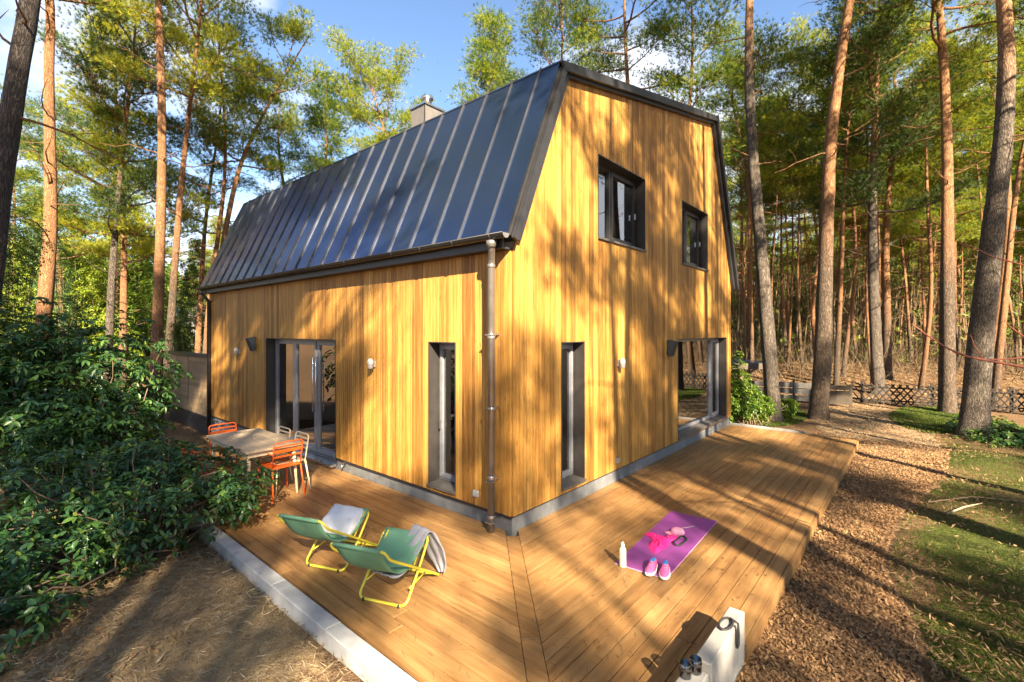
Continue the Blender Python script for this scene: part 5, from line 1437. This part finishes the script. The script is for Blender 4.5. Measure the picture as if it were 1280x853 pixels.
# moss and grass on the right bank
def bank(rs, n):
    x = .2 + 12 * rs.random(n) ** 1.5; r_ = np.interp(x, rbx, rby); y = r_ - .05 - rs.random(n) ** 1.3 * 4.5
    k = vnoise(x, y, 1.5, 7) + rs.uniform(-.7, .7, n) > -.15; return x[k], y[k]
def grass(name, label, n, reg, h, w, seed, mat='grass_blade'):
    rs = np.random.RandomState(seed); X, Y = reg(rs, n); m = len(X); P = np.stack([X, Y, gz(X, Y) - .004], 1)
    D = rs.normal(size=(m, 3)) * .55; D[:, 2] = 1
    V, r = tri_cloud(P, D / np.linalg.norm(D, axis=1, keepdims=True), 4, h, w, .45, rs, .6)
    return tag(obj(name, np_mesh(name, V, np.arange(len(V)).reshape(-1, 3), M[mat], False, {'rnd': ('POINT', r)})), label, 'moss', kind='stuff')
grass('mossy_grass', 'short mossy grass on the bank right of the chip path', 60000, bank, .034, .0035, 96)
litter('dead_leaves', 'dry leaves and stalks scattered over the mossy bank', 'dead leaves', 14000, bank, .06, .012, 'dead_leaf', 97, .4, .02, .4)
def moss2(rs, n):
    a = rs.uniform(0, 6.28, n); r_ = np.sqrt(rs.random(n)); x = 12.6 + 2.3 * r_ * np.cos(a); y = .1 + 1.1 * r_ * np.sin(a); k = (y > -1.4); return x[k], y[k]
grass('mossy_grass', 'moss round the feet of the two pines beyond the deck', 9000, moss2, .07, .008, 98)
def moss3(rs, n):
    a = rs.uniform(0, 6.28, n); r_ = np.sqrt(rs.random(n)); return 15.2 + 2.8 * r_ * np.cos(a), -3.9 + 1.0 * r_ * np.sin(a)
grass('mossy_grass', 'green moss strip in front of the lattice fence', 12000, moss3, .09, .010, 99)
# needles blown onto the deck
def deck_reg(rs, n):
    x = rs.uniform(-2.1, 8.2, n); y = rs.uniform(-2.5, 7, n); k = ((y < 0) & (x > -2.1)) | (x < 0); k &= rs.random(n) < .75; return x[k], y[k]
rs = np.random.RandomState(120); X_, Y_ = deck_reg(rs, 5200); m_ = len(X_); a_ = rs.uniform(0, 6.283, m_); l_ = rs.uniform(.015, .04, m_)
d_ = np.stack([np.cos(a_) * l_, np.sin(a_) * l_, 0 * a_], 1); s_2 = np.stack([-np.sin(a_), np.cos(a_), 0 * a_], 1) * .0016; P_ = np.stack([X_, Y_, np.full(m_, .003)], 1)
V_ = np.stack([P_ - d_ - s_2, P_ - d_ + s_2, P_ + d_ + s_2, P_ + d_ - s_2], 1).reshape(-1, 3)
tag(obj('fallen_needles', np_mesh('fallen_needles', V_, np.arange(len(V_)).reshape(-1, 4)[:, ::-1], M['twig'], False, {'rnd': ('POINT', np.repeat(rs.random(m_), 4))})), 'dry pine needles blown over the deck boards', 'needles', kind='stuff')
def deck_leaf(rs, n):
    x = rs.uniform(-2.1, 8.2, n); y = np.where(rs.random(n) < .5, rs.uniform(-2.55, -1.7, n), rs.uniform(1.5, 6.5, n)); k = (y < 0) | (x < -.3); return x[k], y[k]
o = litter('dead_leaves', 'few dry leaf scraps lying about on the deck boards', 'dead leaves', 260, deck_leaf, .035, .014, 'dead_leaf', 121, .3, 0, .15)
for v in o.data.vertices: v.co.z = .004 + abs(v.co.z - float(gz(v.co.x, v.co.y))) * .5
# fallen sticks
def stick(label, pts, r, mat='straw'):
    o = MB().tube(pts, r, 6).build('fallen_stick', M[mat]); tag(o, label, 'stick')
    o.data.attributes.new('rnd', 'FLOAT', 'POINT').data.foreach_set('value', np.full(len(o.data.vertices), .9, np.float32)); return o
def gp_(px, py, dz=.03, n=8):
    p = at(px, py, 6)
    d = p - Vector((CAMX, CAMY, CAMZ)); t = 1.0
    for _ in range(12): q = Vector((CAMX, CAMY, CAMZ)) + d * t; t *= (CAMZ - float(gz(q.x, q.y)) - dz) / (CAMZ - q.z)
    return Vector((CAMX, CAMY, CAMZ)) + d * t
stick('pale bare stick lying on the moss right of the path', [gp_(1184, 642), gp_(1205, 634, .06), gp_(1228, 629, .03)], [.014, .012, .006])
stick('long thin pale stick lying across the moss at the right', [gp_(1160, 628), gp_(1215, 621), gp_(1290, 628)], [.010, .009, .006])
stick('short brown stick on the sandy ground left of the kerb', [gp_(196, 828, .02), gp_(208, 815, .03)], [.01, .006])
# a small pink flowering plant at the foot of the stone wall
fp = gp_(873, 852); fb = thing('flowering_plant', 'small plant with crimson flowers at the foot of the low stone wall', 'plant', (fp.x + .05, fp.y - .05, float(gz(fp.x, fp.y))))
fr2 = random.Random(3); sm = MB(); fl = []
for i in range(14):
    p = Vector((fr2.uniform(-.09, .09), fr2.uniform(-.09, .09), fr2.uniform(.09, .17))); sm.tube([(p.x * .3, p.y * .3, 0), (p.x * .7, p.y * .7, p.z * .6), p], .002, 4)
    fl.append(p)
sm.build('stems', M['rhodo_stem'], fb)
for p in fl: MB().lathe(p, [(0, 0), (.010, .004), (.013, .014), (.006, .022), (0, .021)], 8).build('flower', M['berry'], fb)
# red twigs reaching in from a bare bush outside the right edge
rb_ = at(1345, 560, 3.6); rbz = float(gz(rb_.x, rb_.y)); rt = thing('bare_bush', 'bare bush whose long red twigs reach in from the right edge', 'shrub', (rb_.x, rb_.y, rbz))
def rtw(pts, r):
    P = [at(*p) - Vector((rb_.x, rb_.y, rbz)) for p in pts]; MB().tube(round_path(P, .15), None or r, 6).build('twig', M['red_twig'], rt) if 0 else MB().tube(P, [r * (1 - .75 * i / (len(P) - 1)) for i in range(len(P))], 6).build('twig', M['red_twig'], rt)
rtw([(1345, 650, 3.6), (1330, 470, 3.5), (1285, 460, 3.4), (1240, 452, 3.35), (1210, 446, 3.3), (1185, 436, 3.25), (1160, 420, 3.2), (1140, 405, 3.2)], .012)
rtw([(1330, 470, 3.5), (1300, 444, 3.5), (1262, 449, 3.4), (1228, 450, 3.35), (1195, 442, 3.3), (1180, 432, 3.3)], .007)
rtw([(1340, 560, 3.6), (1310, 440, 3.5), (1275, 418, 3.4), (1262, 408, 3.4), (1255, 400, 3.4)], .009)
rtw([(1340, 500, 3.6), (1320, 350, 3.5), (1280, 332, 3.4), (1240, 321, 3.4), (1215, 308, 3.4), (1200, 303, 3.4)], .008)
rtw([(1228, 449, 3.35), (1218, 432, 3.35), (1213, 418, 3.35)], .004)

# ---------------------------------------------------------------- fences and sheds
# boarded screen continuing the line of the long wall
sf = thing('screen_fence', 'boarded screen with dark cap running on from the far left corner of the house', 'fence', (0, 10.35, 0))
for i in range(15):
    z0 = .10 + i * .102
    for (a, b) in ((0, 1.72), (1.76, 3.5)): MB().box((0, a + .01, z0), (.022, b - .01, z0 + .097)).build('fence_board', M['screen_wood'], sf)
MB().box((-.05, -.02, 1.64), (.07, 3.56, 1.74)).build('fence_cap', M['black_metal'], sf)
MB().box((-.02, 0, -.45), (.05, 3.5, .09)).build('base_board', M['black_metal'], sf)
for y_ in (-.0, 1.725, 3.52): MB().box((.024, y_, -.4), (.09, y_ + .07, 1.64)).build('post', M['dark_wood'], sf)
# low grey board fence across the end of the path, and the dark gate beside it
def board_fence(p0, p1, h, nrow, nseg, name, label, cat, mat, gap=.03, knots=True):
    a, b = gp_(*p0, 0), gp_(*p1, 0); d = b - a; d.z = 0; Ls = d.length; ang = math.atan2(d.y, d.x)
    t_ = thing(name, label, cat, (a.x, a.y, float(gz(a.x, a.y))), ang)
    bh = (h - .1) / nrow
    for s_ in range(nseg):
        x0, x1 = Ls * s_ / nseg, Ls * (s_ + 1) / nseg
        for r_ in range(nrow):
            j = fr_.uniform(-.012, .012)
            MB().box((x0 + .01, -.012, .1 + r_ * bh + j), (x1 - .01, .012, .1 + (r_ + 1) * bh - gap + j)).build('fence_board', M[mat], t_)
        MB().box((x0 - .04, .014, -.1), (x0 + .04, .09, h + .04)).build('post', M['dark_wood'], t_)
    MB().box((Ls - .04, .014, -.1), (Ls + .04, .09, h + .04)).build('post', M['dark_wood'], t_)
    return t_
board_fence((936, 500), (1022, 506), .80, 3, 3, 'board_fence', 'low weathered grey board fence behind the two pines beyond the deck', 'fence', 'grey_wood')
board_fence((1026, 508), (1064, 510), .78, 4, 1, 'garden_gate', 'low dark board gate between the grey fence and the lattice fence', 'gate', 'dark_wood', .008)
# lattice fence
a, b = gp_(1078, 505, 0), gp_(1330, 522, 0); d = b - a; d.z = 0; Ls = d.length
lf = thing('lattice_fence', 'low dark lattice fence of crossed slats along the edge of the wood', 'fence', (a.x, a.y, float(gz(a.x, a.y))), math.atan2(d.y, d.x))
H_ = .72; st = .20; n = int(Ls / st)
for i in range(n):
    for s_, y_ in ((1, 0), (-1, .024)):
        x0 = i * st; x1 = x0 + s_ * H_ * .75
        if s_ < 0: x0 += 0.0
        p = Vector((x0, y_, .05)); q = Vector((x1, y_, .05 + H_)); dd = (q - p).normalized(); nn = Vector((-dd.z, 0, dd.x)) * .022
        mb = MB().prism([p + nn, p - nn, q - nn, q + nn], (0, .018, 0)); fix_normals(mb.build('slat', M['black_wood'], lf))
for z_ in (.14, .60): MB().box((-.3, .045, z_), (Ls, .085, z_ + .05)).build('rail', M['black_wood'], lf)
for i in range(int(Ls / 2) + 1): MB().box((i * 2 - .04, .09, -.2), (i * 2 + .04, .16, .85)).build('post', M['black_wood'], lf)
# open shed with dark flat roof behind the shrub
c0_ = at(930, 414, 17.5); c1_ = at(968, 414, 16.6)
sh = thing('open_shed', 'small open timber shed with dark flat roof behind the bright shrub', 'shed', (c0_.x, c0_.y, float(gz(c0_.x, c0_.y))), YAW - R(82))
hz = 1.48
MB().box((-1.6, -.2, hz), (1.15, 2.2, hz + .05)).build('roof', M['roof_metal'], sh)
MB().box((-1.6, -.23, hz - .18), (1.15, -.202, hz + .03)).build('fascia_board', M['dark_wood'], sh)
for x_ in (-1.5, -.2, 1.0): 
    for y_ in (-.1, 2.1): MB().box((x_ - .05, y_ - .05, -.3), (x_ + .05, y_ + .05, hz - .001)).build('post', M['screen_wood'], sh)
fix_normals(MB().prism([(-.15, -.07, .75), (-.15, -.07, .87), (.35, -.07, hz - .19), (.45, -.07, hz - .19)], (0, .06, 0)).build('brace', M['screen_wood'], sh))
for i in range(8): MB().box((-1.5, 2.16, i * .17), (1.0, 2.19, i * .17 + .155)).build('wall_board', M['dark_wood'], sh)
# distant cottage glimpsed between the trunks
k0 = at(222, 414, 45); hb = thing('cottage', 'distant pale cottage glimpsed between the trunks left of the house', 'house', (k0.x, k0.y, float(gz(k0.x, k0.y))), YAW)
wl = MB().box((0, -3, -.5), (5, 3, 2.3)); wl.build('wall', M['pale_stone'], hb)
fix_normals(MB().prism([(-.4, -3.4, 2.25), (-.4, 3.4, 2.25), (2.5, 3.4, 4.2), (2.5, -3.4, 4.2)], (0, 0, .12)).build('roof', M['chimney_sheet'], hb))
for y_ in (-1.6, .6): 
    w_ = MB().box((-.03, y_, .8), (-.001, y_ + .9, 1.8)).build('window', M['dark_frame'], hb); MB().box((-.045, y_ + .06, .86), (-.031, y_ + .84, 1.74)).build('pane', M['window_glass'], w_)
